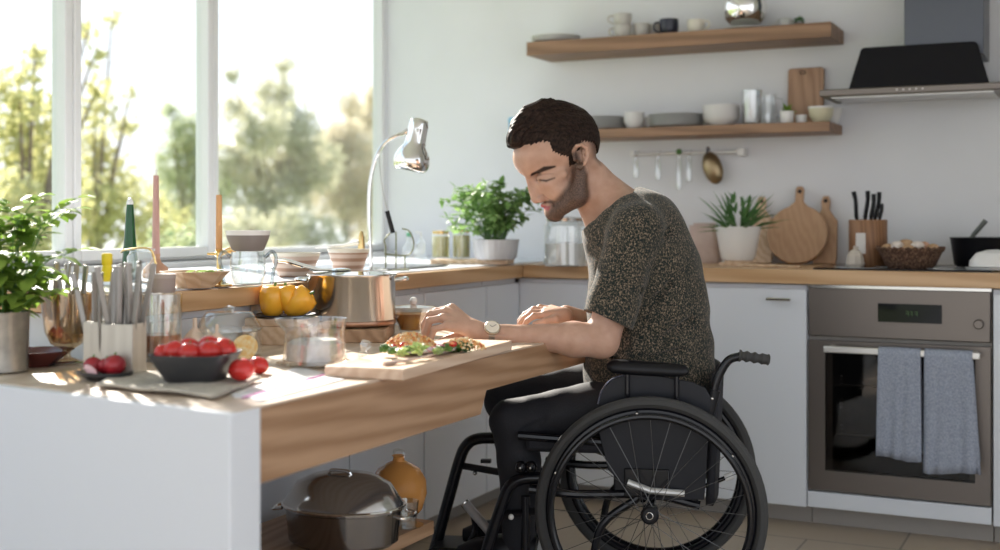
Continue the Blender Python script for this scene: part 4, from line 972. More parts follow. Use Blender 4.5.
# wooden salad bowl with leaf, grey tin beside it
p = P9(190, 288); t = thing('salad_bowl', 'wooden faceted bowl with green leaves at the near end of the worktop', 'bowl', (p[0], p[1] + .02, CW))
MB().lathe([(0, 0), (.045, 0), (.048, .003), (.088, .042), (.084, .042), (.045, .008), (0, .007)], n=10).build('shell', M_board, t, sharp=15)
q = MB(); rr = random.Random(9)
for _ in range(6): q.leaf((rr.uniform(-.03, .05), rr.uniform(-.03, .03), .03), (1, rr.uniform(-.5, .5), .5), (0, 0, 1), .06, .022, .2)
q.build('leaves', M_herb, t, weld=False)
p = P9(168, 292); t = thing('storage_tin', 'taupe round tin beside the wooden salad bowl', 'tin', (p[0], p[1] - .02, CW))
MB().lathe([(0, 0), (.030, 0), (.031, .038), (.029, .040), (0, .041)], n=30).build('tin_body', mat('taupe_tin', (0.38, 0.30, 0.27), 0.6), t)
MB().lathe([(.0315, .034), (.032, .044), (0, .046)], n=30).build('lid', mat('taupe_lid', (0.45, 0.37, 0.33), 0.6), t)

# ================================================================== ON THE BACK WORKTOP
def Yb(px, py, y): v = vy(px, py, y); return v
# leafy plant in white pot on wooden coasters
v = vy(738, 262, 4.62); t = thing('potted_plant', 'spiky green plant in a tapered white pot on a wooden coaster', 'plant', (v.x, 4.62, .9))
MB().lathe([(0, .001), (.070, .001), (.072, .012), (.050, .014), (.050, .02), (0, .02)], n=40).build('coaster', M_board, t)
MB().lathe([(0, .020), (.055, .020), (.064, .03), (.085, .138), (.087, .148), (.080, .148), (.076, .13), (0, .13)], n=48).build('pot', M_ceram, t)
MB().lathe([(0, .124), (.076, .124)], n=24).build('soil', M_soil, t)
q = MB(); rr = random.Random(8)
for i in range(46):
    a = rr.uniform(0, 2 * PI); el = rr.uniform(.15, 1.35); L_ = rr.uniform(.10, .19)
    d = Vector((math.cos(a) * math.cos(el), math.sin(a) * math.cos(el), math.sin(el)))
    q.leaf(Vector((.03 * math.cos(a), .03 * math.sin(a), .125)), d, (0, 0, 1), L_, rr.uniform(.014, .022), .25, 4)
    if i % 2:
        m_ = Vector((0, 0, .13)) + d * L_ * .6
        for s in (-1, 1): q.leaf(m_, d + Vector((-d.y, d.x, 0)) * s * .6, (0, 0, 1), .06, .014, .2)
q.build('foliage', M_spiky, t, weld=False)
v = vy(703, 262, 4.82); t = thing('paper_bag', 'crumpled pinkish paper bag left of the white plant pot', 'bag', (v.x, 4.84, .9))
q = rbox(.11, .07, .15, .012, .002, 4, 1.15); rr = random.Random(2); q.v = [(x + rr.uniform(-.003, .003), y + rr.uniform(-.003, .003), max(z, 0)) for x, y, z in q.v]
q.build('bag_body', speckled('kraft_pink', [(.3, (.55, .42, .37)), (.7, (.66, .54, .49))], 20, .8, .3), t)
MB().bb(-.045, .045, -.003, .003, .145, .16).build('folded_top', MATS['kraft_pink'], t)
v = vy(776, 264, 4.50); t = thing('wooden_spatula', 'flat wooden spatula lying on the worktop before the round board', 'spatula', (v.x, 4.52, .9))
MB().box((-.07, 0, .005), (.15, .018, .009)).build('handle', M_board, t, bevel=.003); MB().box((.04, 0, .004), (.09, .045, .007)).build('blade', M_board, t, bevel=.003)
def leaning_board(name, lab, outline, cx_, y0, lean, m, th=.018, hole=None, rz=0, turn=0):
    t = thing(name, lab, 'cutting board', (cx_, y0, .9), rz)
    cl, sl = math.cos(lean), math.sin(lean); ct, st_ = math.cos(turn), math.sin(turn)
    f_ = lambda x, z, h: ((x * ct + z * st_), h * cl + (-x * st_ + z * ct) * sl, (-x * st_ + z * ct) * cl - h * sl + th * sl)
    MB().prism(outline, 0, th, f_).build('board', m, t, bevel=.003)
    if hole:
        x, z = hole
        MB().lathe([(0, 0), (.008, 0), (.008, .0012), (0, .0012)], f_(x, z, -.0012), 16, np.column_stack([(1, 0, 0), (0, sl, cl), (0, cl, -sl)])).build('hanging_hole', M_bmat, t)
    return t
R_ = .118; cz_ = .118
rnd = [(R_ * math.sin(a), cz_ - R_ * math.cos(a)) for a in [2 * PI * i / 40 for i in range(40)]]
rnd = [(x, z) for x, z in rnd if not (abs(x) < .022 and z > cz_)]
rt = [p for p in rnd if p[0] > 0 or (p[0] == 0)]; lft = [p for p in rnd if p[0] < 0]
out = [p for p in rnd if p[0] >= -1e-9] + [(.016, .25), (.016, .30), (.010, .312), (-.010, .312), (-.016, .30), (-.016, .25)] + [p for p in rnd if p[0] < -1e-9]
v = vy(795, 262, 4.80); leaning_board('round_cutting_board', 'round wooden board with a straight handle leaning on the wall', out, v.x, 4.80, .28, M_rboard, hole=(0, .29))
pad = [(-.05, 0), (.05, 0), (.055, .02), (.055, .17), (.03, .2), (.018, .215), (.02, .25), (.012, .27), (-.012, .27), (-.02, .25), (-.018, .215), (-.03, .2), (-.055, .17), (-.055, .02)]
v = vy(762, 262, 4.84); leaning_board('paddle_board', 'paddle-shaped wooden board leaning between the plant and the round board', pad, v.x - .02, 4.855, .22, M_board, .014, (0, .25), turn=.0)
v = vy(818, 262, 4.84); leaning_board('paddle_board', 'narrow paddle board leaning right of the round board', [(x * .85, z) for x, z in pad], v.x + .02, 4.855, .22, M_rboard, .014, (0, .25), turn=-.02)
# knife block
v = vy(868, 271, 4.66); t = thing('knife_block', 'round dark wooden knife block with a pale label left of the basket', 'knife block', (v.x, 4.66, .906))
KC = (v.x, 4.66)
MB().lathe([(0, 0), (.066, 0), (.068, .003), (.068, .165), (.066, .168), (.060, .168), (.060, .15), (0, .15)], n=48).build('block', M_block, t)
lab_ = MB(); V, F = [], []
for i in range(7):
    a = -PI / 2 - .5 + i * .09
    V += [(.0688 * math.cos(a), .0688 * math.sin(a), .045), (.0688 * math.cos(a), .0688 * math.sin(a), .12)]
for i in range(6): F.append((2 * i, 2 * i + 2, 2 * i + 3, 2 * i + 1))
lab_.add(V, F).build('paper_label', mat('paper_label', (0.66, 0.63, 0.60), 0.7), t)
kl = ['slim black-handled knife leaning left, leftmost in the round block', 'tall black-handled knife second from the left in the round block', 'black-handled knife in the middle of the round block', 'tall black-handled knife second from the right in the round block', 'short black-handled knife rightmost in the round block']
for (dx, dy, tx, h_), lb in zip([(-.035, -.01, -.10, .12), (-.012, .01, .10, .122), (.012, -.012, .12, .11), (.022, .014, .16, .118), (.042, -.008, .12, .075)], kl):
    o = thing('kitchen_knife', lb, 'knife', (KC[0] + dx, KC[1] + dy, 1.058), group='knives in the round block'); o.rotation_euler = (0, tx, .4)
    q = MB().tube(smooth_path([(0, 0, .005), (-.002, 0, .03), (.001, 0, h_ * .7), (-.003, 0, h_)], 5), [.007] * 4 + [.0095] * 8 + [.0105] * 4, 10, flat=.7)
    q.build('handle', M_bmat, o)
    MB().bb(-.008, .008, -.0008, .0008, -.04, .006).build('blade', M_steel, o)
v = vy(855, 271, 4.56); t = thing('paper_packet', 'small translucent paper packet slumped at the foot of the knife block', 'packet', (v.x, 4.56, .906))
MB().lathe([(0, 0), (.03, 0), (.034, .01), (.028, .04), (.018, .055), (.006, .062), (0, .06)], n=9).build('bag', mat('cream_paper', (0.60, 0.53, 0.45), 0.8), t, sharp=20)
MB().tube([(0, 0, .055), (.004, 0, .072)], [.006, .010], 8).build('twisted_neck', MATS['cream_paper'], t)
# basket with eggs and rolls
v = vy(910, 271, 4.55); BK = (v.x, 4.56)
m = mat('wicker', rough=0.8); n, l, b = nodes(m)
vo = n.new('ShaderNodeTexVoronoi'); vo.inputs['Scale'].default_value = 1.0; l.new(coord(m, (130, 130, 110)), vo.inputs['Vector'])
l.new(ramp(m, vo.outputs['Distance'], [(.1, (.30, .17, .10)), (.6, (.10, .05, .03))]), b.inputs['Base Color']); bump(m, vo.outputs['Distance'], 1.0, .006)
t = thing('wicker_basket', 'brown wicker basket heaped with eggs and rolls beside the knife block', 'basket', (BK[0], BK[1], .906))
q = MB().lathe([(0, .0), (.075, .0), (.085, .008), (.105, .05), (.112, .064), (.106, .066), (.098, .05), (.078, .01), (0, .008)], n=60)
q.build('woven_bowl', m, t)
q = MB()
for i in range(30):
    a0, a1 = 2 * PI * i / 30, 2 * PI * (i + 1.6) / 30; q.tube([(.109 * math.cos(a0), .109 * math.sin(a0), .060), (.113 * math.cos((a0 + a1) / 2), .113 * math.sin((a0 + a1) / 2), .070), (.107 * math.cos(a1), .107 * math.sin(a1), .062)], .005, 6)
q.build('braided_rim', m, t, weld=False)
M_roll = speckled('bread_crust', [(.3, (.42, .24, .12)), (.7, (.60, .40, .24))], 30, .8, .4); M_egg = mat('egg_shell', (0.78, 0.68, 0.60), 0.45); M_eggb = mat('brown_egg', (0.62, 0.36, 0.24), 0.45)
items = [(-.075, -.02, .020, M_roll, 'roll', 'brown roll at the left rim of the wicker basket'), (-.04, -.03, .021, M_egg, 'egg', 'white egg at the front left of the wicker basket'), (-.015, .0, .024, M_roll, 'roll', 'large brown roll on top of the wicker basket heap'), (.028, -.03, .021, M_egg, 'egg', 'white egg at the front right of the wicker basket'),
         (.045, .0, .019, M_eggb, 'egg', 'brown egg right of the white one in the wicker basket'), (.078, -.01, .021, M_roll, 'roll', 'brown roll at the right rim of the wicker basket'), (-.05, .04, .021, M_roll, 'roll', 'brown roll at the back left of the wicker basket'), (.03, .045, .022, M_roll, 'roll', 'brown roll at the back right of the wicker basket'), (0, -.06, .018, M_roll, 'roll', 'small brown roll at the front of the wicker basket')]
for dx, dy, r_, mm, k_, lb in items:
    z_ = .906 + .058 + (.018 if 'top' in lb or 'egg' in k_ else 0.006)
    q = MB().ell((0, 0, 0), (r_ * 1.2, r_, r_ * .85) if k_ == 'egg' else (r_ * 1.3, r_ * 1.1, r_), rot(0, 0, dx * 20))
    tag(q.build('egg' if k_ == 'egg' else 'bread_roll', mm, None, loc=(BK[0] + dx, BK[1] + dy, z_)), lb, k_, 'eggs and rolls in the basket')
# black pan, white dish
v = vy(968, 269, 4.66); t = thing('saucepan', 'black saucepan with its handle pointing up right on the hob', 'pan', (v.x + .06, 4.74, .9065))
MB().lathe([(0, 0), (.105, 0), (.115, .008), (.128, .100), (.131, .104), (.124, .102), (.110, .01), (0, .008)], n=56).build('vessel', M_bmat, t)
MB().tube([(-.065, -.03, .085), (-.045, -.03, .115), (-.005, -.03, .165)], [.006, .008, .009], 10).build('spoon_handle', mat('grey_handle', (0.10, 0.11, 0.10), 0.5), t)
v = vy(985, 271, 4.46); t = thing('butter_dish', 'white domed dish at the right picture edge before the saucepan', 'dish', (v.x + .035, 4.47, .9065))
MB().lathe([(0, 0), (.095, 0), (.10, .008), (0, .010)], n=40, sy=.6).build('tray', M_greyc, t)
MB().lathe([(.088, .010), (.085, .03), (.065, .055), (.03, .066), (0, .068)], n=40, sy=.6).build('cover', M_ceram, t)

# ================================================================== WALL RAIL
a, c = vy(635, 153, 4.90), vy(738, 156, 4.90)
t = thing('utensil_rail', 'slim rail with square end bracket under the lower shelf', 'rail', (0.5 * (a.x + c.x), YW, 1.345)); O = tuple(t.location)
MB().tube([(a.x, 4.90, 1.347), (c.x, 4.90, 1.347)], .006, 10).build('bar', M_ceram, t, origin=O)
MB().bb(c.x, c.x + .03, 4.885, YW - .001, 1.33, 1.362).build('end_bracket', M_ceram, t, origin=O, bevel=.003)
MB().bb(a.x - .02, a.x, 4.89, YW - .001, 1.335, 1.36).build('end_bracket', M_ceram, t, origin=O, bevel=.003)
hl = ['leftmost clear glass tube hanging from the wall rail', 'second clear glass tube from the left hanging on the wall rail', 'taller clear glass tube with green stopper hanging on the wall rail', 'rightmost clear glass tube hanging beside the brass scoop']
for i, (px, lb) in enumerate(zip((636, 658, 679, 689), hl)):
    v = vy(px, 155, 4.875); t = thing('hanging_vase', lb, 'vase', (v.x, 4.875, 1.345), group='glass tubes hanging from the wall rail')
    L_ = (.10, .11, .15, .12)[i]
    MB().tube(smooth_path([(0, .02, .010), (0, .035, .010), (0, .02, -.0), (0, 0, -.012)], 4), .0018, 6).build('hook', M_steel, t)
    MB().lathe([(0, -L_), (.011, -L_ + .003), (.012, -L_ + .01), (.011, -.03), (.007, -.02), (.008, -.012)], n=18).build('tube_glass', thin_glass('milky_glass', (0.86, 0.88, 0.88), 0.1, 1.8, 0.12), t)
    if i == 2: MB().ell((0, 0, .006), (.012, .010, .012)).build('stopper', M_spiky, t)
v = vy(708, 156, 4.87); t = thing('brass_scoop', 'oval brass scoop hanging from the wall rail', 'scoop', (v.x, 4.87, 1.345))
MB().tube(smooth_path([(-.006, .03, .008), (-.006, .035, .018), (-.006, .01, .02), (-.004, 0, -.005)], 4), .003, 7).build('hook', M_bmat, t)
MB().lathe([(0, 0), (.5, .004), (.85, .012), (1.0, .024), (.97, .025), (.8, .014), (0, .004)], (.012, .0, -.062), 40, rot(0, -.32, 0) @ rot(-PI / 2, 0, 0) @ np.diag([.040, .068, 1])).build('oval_bowl', mat('old_brass', (0.32, 0.24, 0.14), 0.3, 0.8), t)

# ================================================================== ON THE SHELVES
S1, S2 = 1.8125, 1.4415
def plates(px, yy, z, n_, r, lab, grp, m=M_greyc, step=.010):
    v = vy(px, 200, yy); first = None
    names_ = ['lowest', 'second', 'third', 'fourth', 'fifth', 'sixth']
    for i in range(n_):
        lb = lab % ('topmost' if i == n_ - 1 else names_[i])
        if first is None:
            first = MB().lathe([(0, 0), (r * .62, 0), (r * .66, .003), (r, .011), (r, .013), (r * .64, .006), (0, .005)], n=48).build('plate', m, None, loc=(v.x, yy, z)); tag(first, lb, 'plate', grp)
        else:
            o = first.copy(); COL.objects.link(o); o.location = (v.x + rr.uniform(-.002, .002), yy, z + step * i); o['label'] = lb
    return v.x
rr = random.Random(31)
plates(556, 4.80, S1, 3, .105, '%s grey-white plate of the stack at the left of the upper shelf', 'plates on the upper shelf', M_ceram, .009)
plates(602, 4.80, S2, 6, .105, '%s grey plate of the stack just right of the man\'s head', 'plates stacked behind the head', M_greyc, .0085)
plates(676, 4.80, S2, 6, .110, '%s grey plate of the stack between the white cup bowls and white bowls', 'plates stacked mid-shelf', M_greyc, .0085)
def bowls(px, yy, z, n_, r, h, lab, grp, m=M_ceram, step=.014):
    v = vy(px, 200, yy); first = None; names_ = ['lowest', 'second', 'third', 'fourth']
    for i in range(n_):
        lb = lab % ('topmost' if i == n_ - 1 else names_[i])
        if first is None:
            first = MB().lathe([(0, 0), (r * .5, 0), (r * .55, .003), (r * .9, h * .6), (r, h), (r * .96, h), (r * .85, h * .6), (r * .5, .007), (0, .006)], n=44).build('bowl', m, None, loc=(v.x, yy, z)); tag(first, lb, 'bowl', grp)
        else:
            o = first.copy(); COL.objects.link(o); o.location = (v.x, yy, z + step * i); o['label'] = lb
bowls(721, 4.80, S2, 4, .074, .042, '%s white bowl of the stack left of the tall glass', 'white bowls on the lower shelf')
bowls(634, 4.78, S2, 3, .044, .040, '%s small white cup bowl between the two grey plate stacks', 'small white bowls on the lower shelf')
bowls(651, 4.84, S2, 2, .042, .038, '%s small white bowl directly left of the second plate stack', 'small white bowls by the second plate stack')
v = vy(517, 122, 4.80); t = thing('storage_tin', 'blue tin at the left end of the lower shelf behind the head', 'tin', (v.x + .01, 4.80, S2))
M_bluet = mat('blue_tin', (0.12, 0.33, 0.50), 0.4)
MB().lathe([(0, 0), (.045, 0), (.046, .055), (0, .055)], n=36).build('tin_body', M_bluet, t); MB().lathe([(.0475, .050), (.0475, .066), (0, .067)], n=36).build('lid', mat('blue_lid', (0.22, 0.48, 0.66), 0.4), t)
v = vy(752, 122, 4.78); t = thing('tall_glass', 'tall frosted glass on the lower shelf right of the white bowls', 'glass', (v.x, 4.78, S2))
MB().lathe([(0, .001), (.034, .001), (.036, .005), (.039, .135), (.0375, .135), (.034, .01), (0, .008)], n=16).build('glass_body', thin_glass('frosted', (0.88, 0.89, 0.89), 0.2, 1.8, 0.16), t)
MB().lathe([(.0395, .128), (.041, .134), (.0395, .139)], n=30).build('rim', M_glass, t)
v = vy(768, 122, 4.86); t = thing('glass_pitcher', 'clear glass pitcher with round handle behind the small shelf plant', 'pitcher', (v.x, 4.86, S2))
MB().lathe([(0, .001), (.036, .001), (.040, .03), (.038, .07), (.030, .11), (.033, .125)], n=30).build('glass_body', M_glass, t)
MB().tube(smooth_path([(.03, -.01, .11), (.06, -.015, .10), (.062, -.015, .06), (.036, -.01, .03)], 5), .004, 8).build('handle', M_glass, t)
v = vy(787, 122, 4.76); t = thing('small_potted_plant', 'tiny green plant in a white cup on the lower shelf', 'plant', (v.x, 4.76, S2))
MB().lathe([(0, 0), (.022, 0), (.024, .003), (.027, .048), (.024, .048), (.022, .04), (0, .04)], n=30).build('pot', M_ceram, t)
q = MB()
for i in range(30):
    a = rr.uniform(0, 2 * PI); el = rr.uniform(.2, 1.4); q.leaf((0, 0, .042), (math.cos(a) * math.cos(el), math.sin(a) * math.cos(el), math.sin(el)), (0, 0, 1), rr.uniform(.025, .045), .012, .2)
q.build('foliage', M_basil, t, weld=False)
v = vy(800, 122, 4.78); t = thing('candle_glass', 'small white candle glass right of the tiny shelf plant', 'candle', (v.x, 4.80, S2))
MB().lathe([(0, 0), (.020, 0), (.022, .035), (.020, .035), (0, .030)], n=24).build('glass_body', M_ceram, t); MB().tube([(0, 0, .03), (0, 0, .038)], .001, 5).build('wick', M_bmat, t)
v = vy(805, 122, 4.90); t = thing('cutting_board', 'tall rectangular wooden cutting board standing on the lower shelf', 'cutting board', (v.x, 4.90, S2))
f_ = lambda x, z, h: (x, h + z * .07, z)
MB().prism([(-.068, 0), (.068, 0), (.070, .01), (.070, .222), (.060, .23), (-.062, .23), (-.070, .222), (-.070, .01)], 0, .016, f_).build('board', wood('walnut_board', (0.46, 0.28, 0.17), (0.34, 0.19, 0.11), 'z', 1.5), t, bevel=.003)
MB().tube([(-.012 + .012 * math.cos(a), .012, .212 + .006 * math.sin(a)) for a in [2 * PI * i / 14 for i in range(14)]], .0015, 5, True).build('hanging_slot', M_bmat, t)
v = vy(820, 121, 4.78); t = thing('cream_bowl', 'cream bowl at the right end of the lower shelf', 'bowl', (v.x, 4.80, S2))
MB().lathe([(0, 0), (.025, 0), (.028, .003), (.044, .03), (.048, .062), (.045, .062), (.040, .03), (.024, .006), (0, .006)], n=36).build('shell', mat('cream_glaze', (0.64, 0.60, 0.42), 0.4), t)
MB().lathe([(.048, .056), (.0495, .064), (.046, .064)], n=36).build('rim', M_ceram, t)
v = vy(838, 121, 4.86); t = thing('white_bowl', 'shallow white bowl overlapping behind the cream bowl', 'bowl', (v.x - .035, 4.885, S2))
MB().lathe([(0, 0), (.03, 0), (.033, .003), (.048, .06), (.045, .06), (.03, .006), (0, .006)], n=36).build('shell', M_ceram, t)
MB().lathe([(.048, .058), (.050, .064), (.046, .064)], n=36).build('rim', M_ceram, t)
# upper shelf: cups, mugs, silver bowl
def mug(px, yy, r, h, m, lab, name='mug', handle=None, z=S1, grp=None, cat='mug'):
    v = vy(px, 30, yy); t = thing(name, lab, cat, (v.x, yy, z), group=grp)
    MB().lathe([(0, 0), (r * .8, 0), (r * .86, .003), (r, h * .5), (r, h), (r * .93, h), (r * .9, h * .5), (r * .78, .008), (0, .007)], n=36).build('cup', m, t)
    if handle is not None:
        d = Vector((math.cos(handle), math.sin(handle), 0))
        MB().tube(smooth_path([d * r * .95 + Vector((0, 0, h * .85)), d * r * 1.55 + Vector((0, 0, h * .82)), d * r * 1.65 + Vector((0, 0, h * .45)), d * r * .95 + Vector((0, 0, h * .2))], 5), .0045, 8).build('handle', m, t)
    return t
M_cupg = mat('pale_grey_cup', (0.52, 0.50, 0.46), 0.35)
mug(623, 4.76, .036, .050, M_cupg, 'lower pale cup of the two-cup stack on the upper shelf', 'cup', PI, cat='cup')
mug(623, 4.76, .036, .048, M_cupg, 'upper pale cup of the two-cup stack on the upper shelf', 'cup', PI + .3, S1 + .0505, cat='cup')
mug(641, 4.80, .034, .060, M_cupg, 'pale cup right of the stacked cups, its side dimpled', 'cup', PI + .4, cat='cup')
mug(653, 4.86, .034, .062, M_cupg, 'shaded grey cup at the back between pale cup and black mug', 'cup', cat='cup')
mug(669, 4.78, .038, .066, mat('navy_black_glaze', (0.012, 0.014, 0.03), 0.3), 'black mug on the upper shelf', 'mug', PI)
mug(696, 4.77, .034, .054, M_cream, 'cream mug with its handle turned right on the upper shelf', 'mug', -.15)
v = vy(745, 25, 4.80); t = thing('serving_saucer', 'flat white saucer under the silver bowl on the upper shelf', 'saucer', (v.x, 4.80, S1))
MB().lathe([(0, 0), (.05, 0), (.085, .008), (.085, .011), (.05, .005), (0, .005)], n=40).build('disc', M_ceram, t)
MB().lathe([(.0845, .0085), (.087, .0105), (.0845, .0125)], n=40).build('rim', M_greyc, t)
t = thing('silver_bowl', 'round mirror-polished silver bowl on the upper shelf', 'bowl', (v.x, 4.80, S1 + .012))
MB().lathe([(0, 0), (.035, 0), (.045, .004), (.078, .035), (.088, .075), (.082, .110), (.079, .110), (.084, .075), (.074, .038), (0, .010)], n=56).build('vessel', M_chrome, t, sharp=60)
MB().lathe([(.079, .109), (.084, .113), (.079, .117)], n=56).build('rim', M_chrome, t)
v = vy(787, 21, 4.84); t = thing('storage_crock', 'grey lidded crock beside the silver bowl on the upper shelf', 'crock', (v.x - .01, 4.85, S1))
MB().lathe([(0, 0), (.034, 0), (.036, .03), (.030, .042)], n=30).build('body', M_greyc, t); MB().lathe([(.031, .042), (.02, .05), (0, .052)], n=30).build('lid', M_greyc, t)
v = vy(799, 20, 4.80); t = thing('small_potted_plant', 'small round green plant near the right end of the upper shelf', 'plant', (v.x, 4.80, S1))
MB().lathe([(0, 0), (.016, 0), (.020, .018), (.018, .018), (0, .015)], n=24).build('pot', M_dark, t)
q = MB()
for i in range(60): 
    d = Vector((rr.gauss(0, 1), rr.gauss(0, 1), abs(rr.gauss(0, 1)))).normalized(); q.leaf(Vector((0, 0, .022)) + d * .010, d, (0, 0, 1), .016, .009, .2)
q.build('foliage', M_spiky, t, weld=False)
# ================================================================== THE WHEELCHAIR
PH = math.radians(17.5)
FW = Vector((-math.cos(PH), -math.sin(PH), 0)); LF = Vector((math.sin(PH), -math.cos(PH), 0)); UP = Vector((0, 0, 1))
_n = vy(650, 508, 3.103)
CHC = Vector((_n.x, _n.y, 0)) - LF * 0.28
def wp(px, py, s):
    """sight line met with the upright plane s metres to the left of the chair's middle"""
    x, y = ray(px); c = CHC + LF * s
    d = (c.x * LF.x + c.y * LF.y) / (x * LF.x + y * LF.y)
    return Vector((x * d, y * d, CAMH - (py - HORY) * d / FPX))
wc = thing('wheelchair', 'black manual wheelchair the man sits in at the table', 'wheelchair', CHC); O = tuple(CHC)
def W(f, s, z): return CHC + FW * f + LF * s + UP * z
M_fabric = speckled('chair_fabric', [(0.3, (0.013, 0.013, 0.018)), (0.7, (0.02, 0.02, 0.026))], 200, 0.8, 0.2)
M_frameb = mat('frame_black', (0.007, 0.007, 0.010), 0.2, 0.0, 0.4)
M_carbon = mat('side_guard_black', (0.009, 0.010, 0.015), 0.4, 0, 0.3)
def ring(f, s, z, R, r, m, name, par, n=72, k=10, flat=1.0, dr=0):
    c = W(f, s, z); pts = [c + FW * (R * math.cos(2 * PI * i / n)) + UP * (R * math.sin(2 * PI * i / n)) for i in range(n)]
    return MB().tube(pts, r, k, True, flat).build(name, m, par, origin=O)
RW = 0.306
for side in (1, -1):
    s0 = 0.28 * side
    hubm = MB(); A = np.column_stack([np.array(FW), np.array(UP), np.array(LF) * side])
    pr = [(0, -0.035), (0.016, -0.035), (0.020, -0.028), (0.013, -0.022), (0.012, 0.02), (0.022, 0.026), (0.024, 0.034), (0.018, 0.040), (0, 0.041)]
    hubm.lathe(pr, W(0, s0, RW), 24, A)
    wheel = ring(0, s0, RW, RW - 0.017, 0.0165, M_rubber, 'wheel_tyre', wc)
    ring(0, s0, RW, RW - 0.041, 0.012, M_frameb, 'rim', wheel)
    ring(0, s0 + side * 0.038, RW, RW - 0.048, 0.0085, M_black, 'hand_rim', wheel)
    hubm.build('hub', M_bmat, wheel, origin=O)
    MB().tube([W(0, s0 + side * 0.0415, RW) + FW * (0.009 * math.cos(a)) + UP * (0.009 * math.sin(a)) for a in [2 * PI * i / 16 for i in range(16)]], 0.0014, 6, True).build('hub_ring', M_steel, wheel, origin=O)
    for k in range(6):
        a = 2 * PI * k / 6 + 0.4
        e1 = FW * math.cos(a) + UP * math.sin(a)
        MB().tube([W(0, s0, RW) + e1 * 0.268, W(0, s0 + side * 0.038, RW) + e1 * 0.266], 0.0035, 6).build('hand_rim_tab', M_steel, wheel, origin=O)
    for k in range(28):
        a = 2 * PI * k / 28; sg = 1 if k % 2 else -1; inn = -0.022 if (k // 2) % 2 else 0.026
        b_ = a + sg * 0.95
        MB().tube([W(0.019 * math.cos(b_), s0 + side * inn, RW + 0.019 * math.sin(b_)), W(0.262 * math.cos(a), s0, RW + 0.262 * math.sin(a))], 0.00095, 5).build('spoke', mat('spoke_grey', (0.12, 0.12, 0.12), 0.3, 0.8), wheel, origin=O)
# axle and cross frame
MB().tube([W(0, -0.25, RW), W(0, 0.25, RW)], 0.014, 12).build('axle_tube', M_frameb, wc, origin=O)
for s in (0.2, -0.2):
    MB().tube(smooth_path([W(-0.13, s, 0.31), W(0.0, s, 0.335), W(0.2, s, 0.33), W(0.33, s, 0.34)], 5), 0.012, 10).build('side_tube', M_frameb, wc, origin=O)
    MB().tube([W(-0.12, s, 0.46), W(0.36, s, 0.485)], 0.012, 10).build('seat_rail', M_frameb, wc, origin=O)
    MB().tube(smooth_path([W(-0.02, s, 0.40), W(0.03, s, 0.33), W(0.13, s, 0.25), W(0.16, s, 0.13)], 5), 0.011, 10).build('axle_bracket', M_frameb, wc, origin=O)
MB().tube([W(0.02, 0.2, 0.32), W(0.2, -0.2, 0.47)], 0.009, 8).build('cross_brace', M_frameb, wc, origin=O)
MB().tube([W(0.02, -0.2, 0.32), W(0.2, 0.2, 0.47)], 0.009, 8).build('cross_brace', M_frameb, wc, origin=O)
# seat cushion and back
def lbox(f0, f1, s0, s1, z0, z1, tilt=0):
    R = np.column_stack([np.array(FW), np.array(LF), np.array(UP)])
    if tilt: R = R @ rot(0, tilt, 0)
    return MB().box(W((f0 + f1) / 2, (s0 + s1) / 2, (z0 + z1) / 2), (f1 - f0, s1 - s0, z1 - z0), R)
lbox(-0.14, 0.34, -0.20, 0.20, 0.44, 0.485).build('seat', M_fabric, wc, origin=O, bevel=0.012)
bk = MB(); prf = []
V = []; F = []
for j in range(9):
    z = 0.31 + (0.66 - 0.31) * j / 8
    for i in range(13):
        s = -0.20 + 0.40 * i / 12
        V.append(W(-0.165 - 0.02 * math.cos(s / 0.2 * PI / 2) - 0.015 * j / 8, s, z))
for j in range(8):
    for i in range(12): F.append((j * 13 + i, j * 13 + i + 1, (j + 1) * 13 + i + 1, (j + 1) * 13 + i))
bk.add(V, F).build('backrest', M_fabric, wc, origin=O, thick=0.02)
# push handles, their tubes
for s in (0.21, -0.21):
    dz = lambda px, py: wp(px, py, 0.21) + LF * (s - 0.21)
    pth = smooth_path([dz(694, 500), dz(703, 440), dz(711, 404), dz(717, 380), dz(728, 361), dz(741, 356)], 6)
    if s < 0:      # the far handle is dropped behind the man's back
        MB().tube(smooth_path([dz(694, 500), dz(703, 440), dz(709, 404), dz(711, 392)], 6), 0.0115, 12).build('push_tube', M_frameb, wc, origin=O)
        continue
    MB().tube(pth, 0.0115, 12).build('push_tube', M_frameb, wc, origin=O)
    MB().tube([dz(709, 412), dz(715, 390)], 0.0155, 12).build('height_sleeve', M_bmat, wc, origin=O)
    g0, g1 = dz(739, 355.5), dz(770, 360)
    pts = [g0 + (g1 - g0) * (i / 20) for i in range(21)]
    rr = [0.0165 if i < 2 else 0.0135 + 0.0022 * math.cos(i * 1.25) + (0.002 if i > 16 else 0) for i in range(21)]; rr[-1] = 0.010
    MB().tube(pts, rr, 14).build('push_grip', M_rubber, wc, origin=O)
    b0 = dz(712, 398)
    MB().ell(b0 + LF * 0.013, (0.005, 0.005, 0.005)).build('bolt', M_steel, wc, origin=O)
# lever behind the backrest
MB().tube([wp(690, 492, 0.1), wp(725, 478, 0.1)], 0.006, 8).build('tipping_lever', M_frameb, wc, origin=O)
MB().tube([wp(725, 478, 0.1), wp(733, 475, 0.1)], 0.010, 10).build('lever_cap', M_ceram, wc, origin=O)
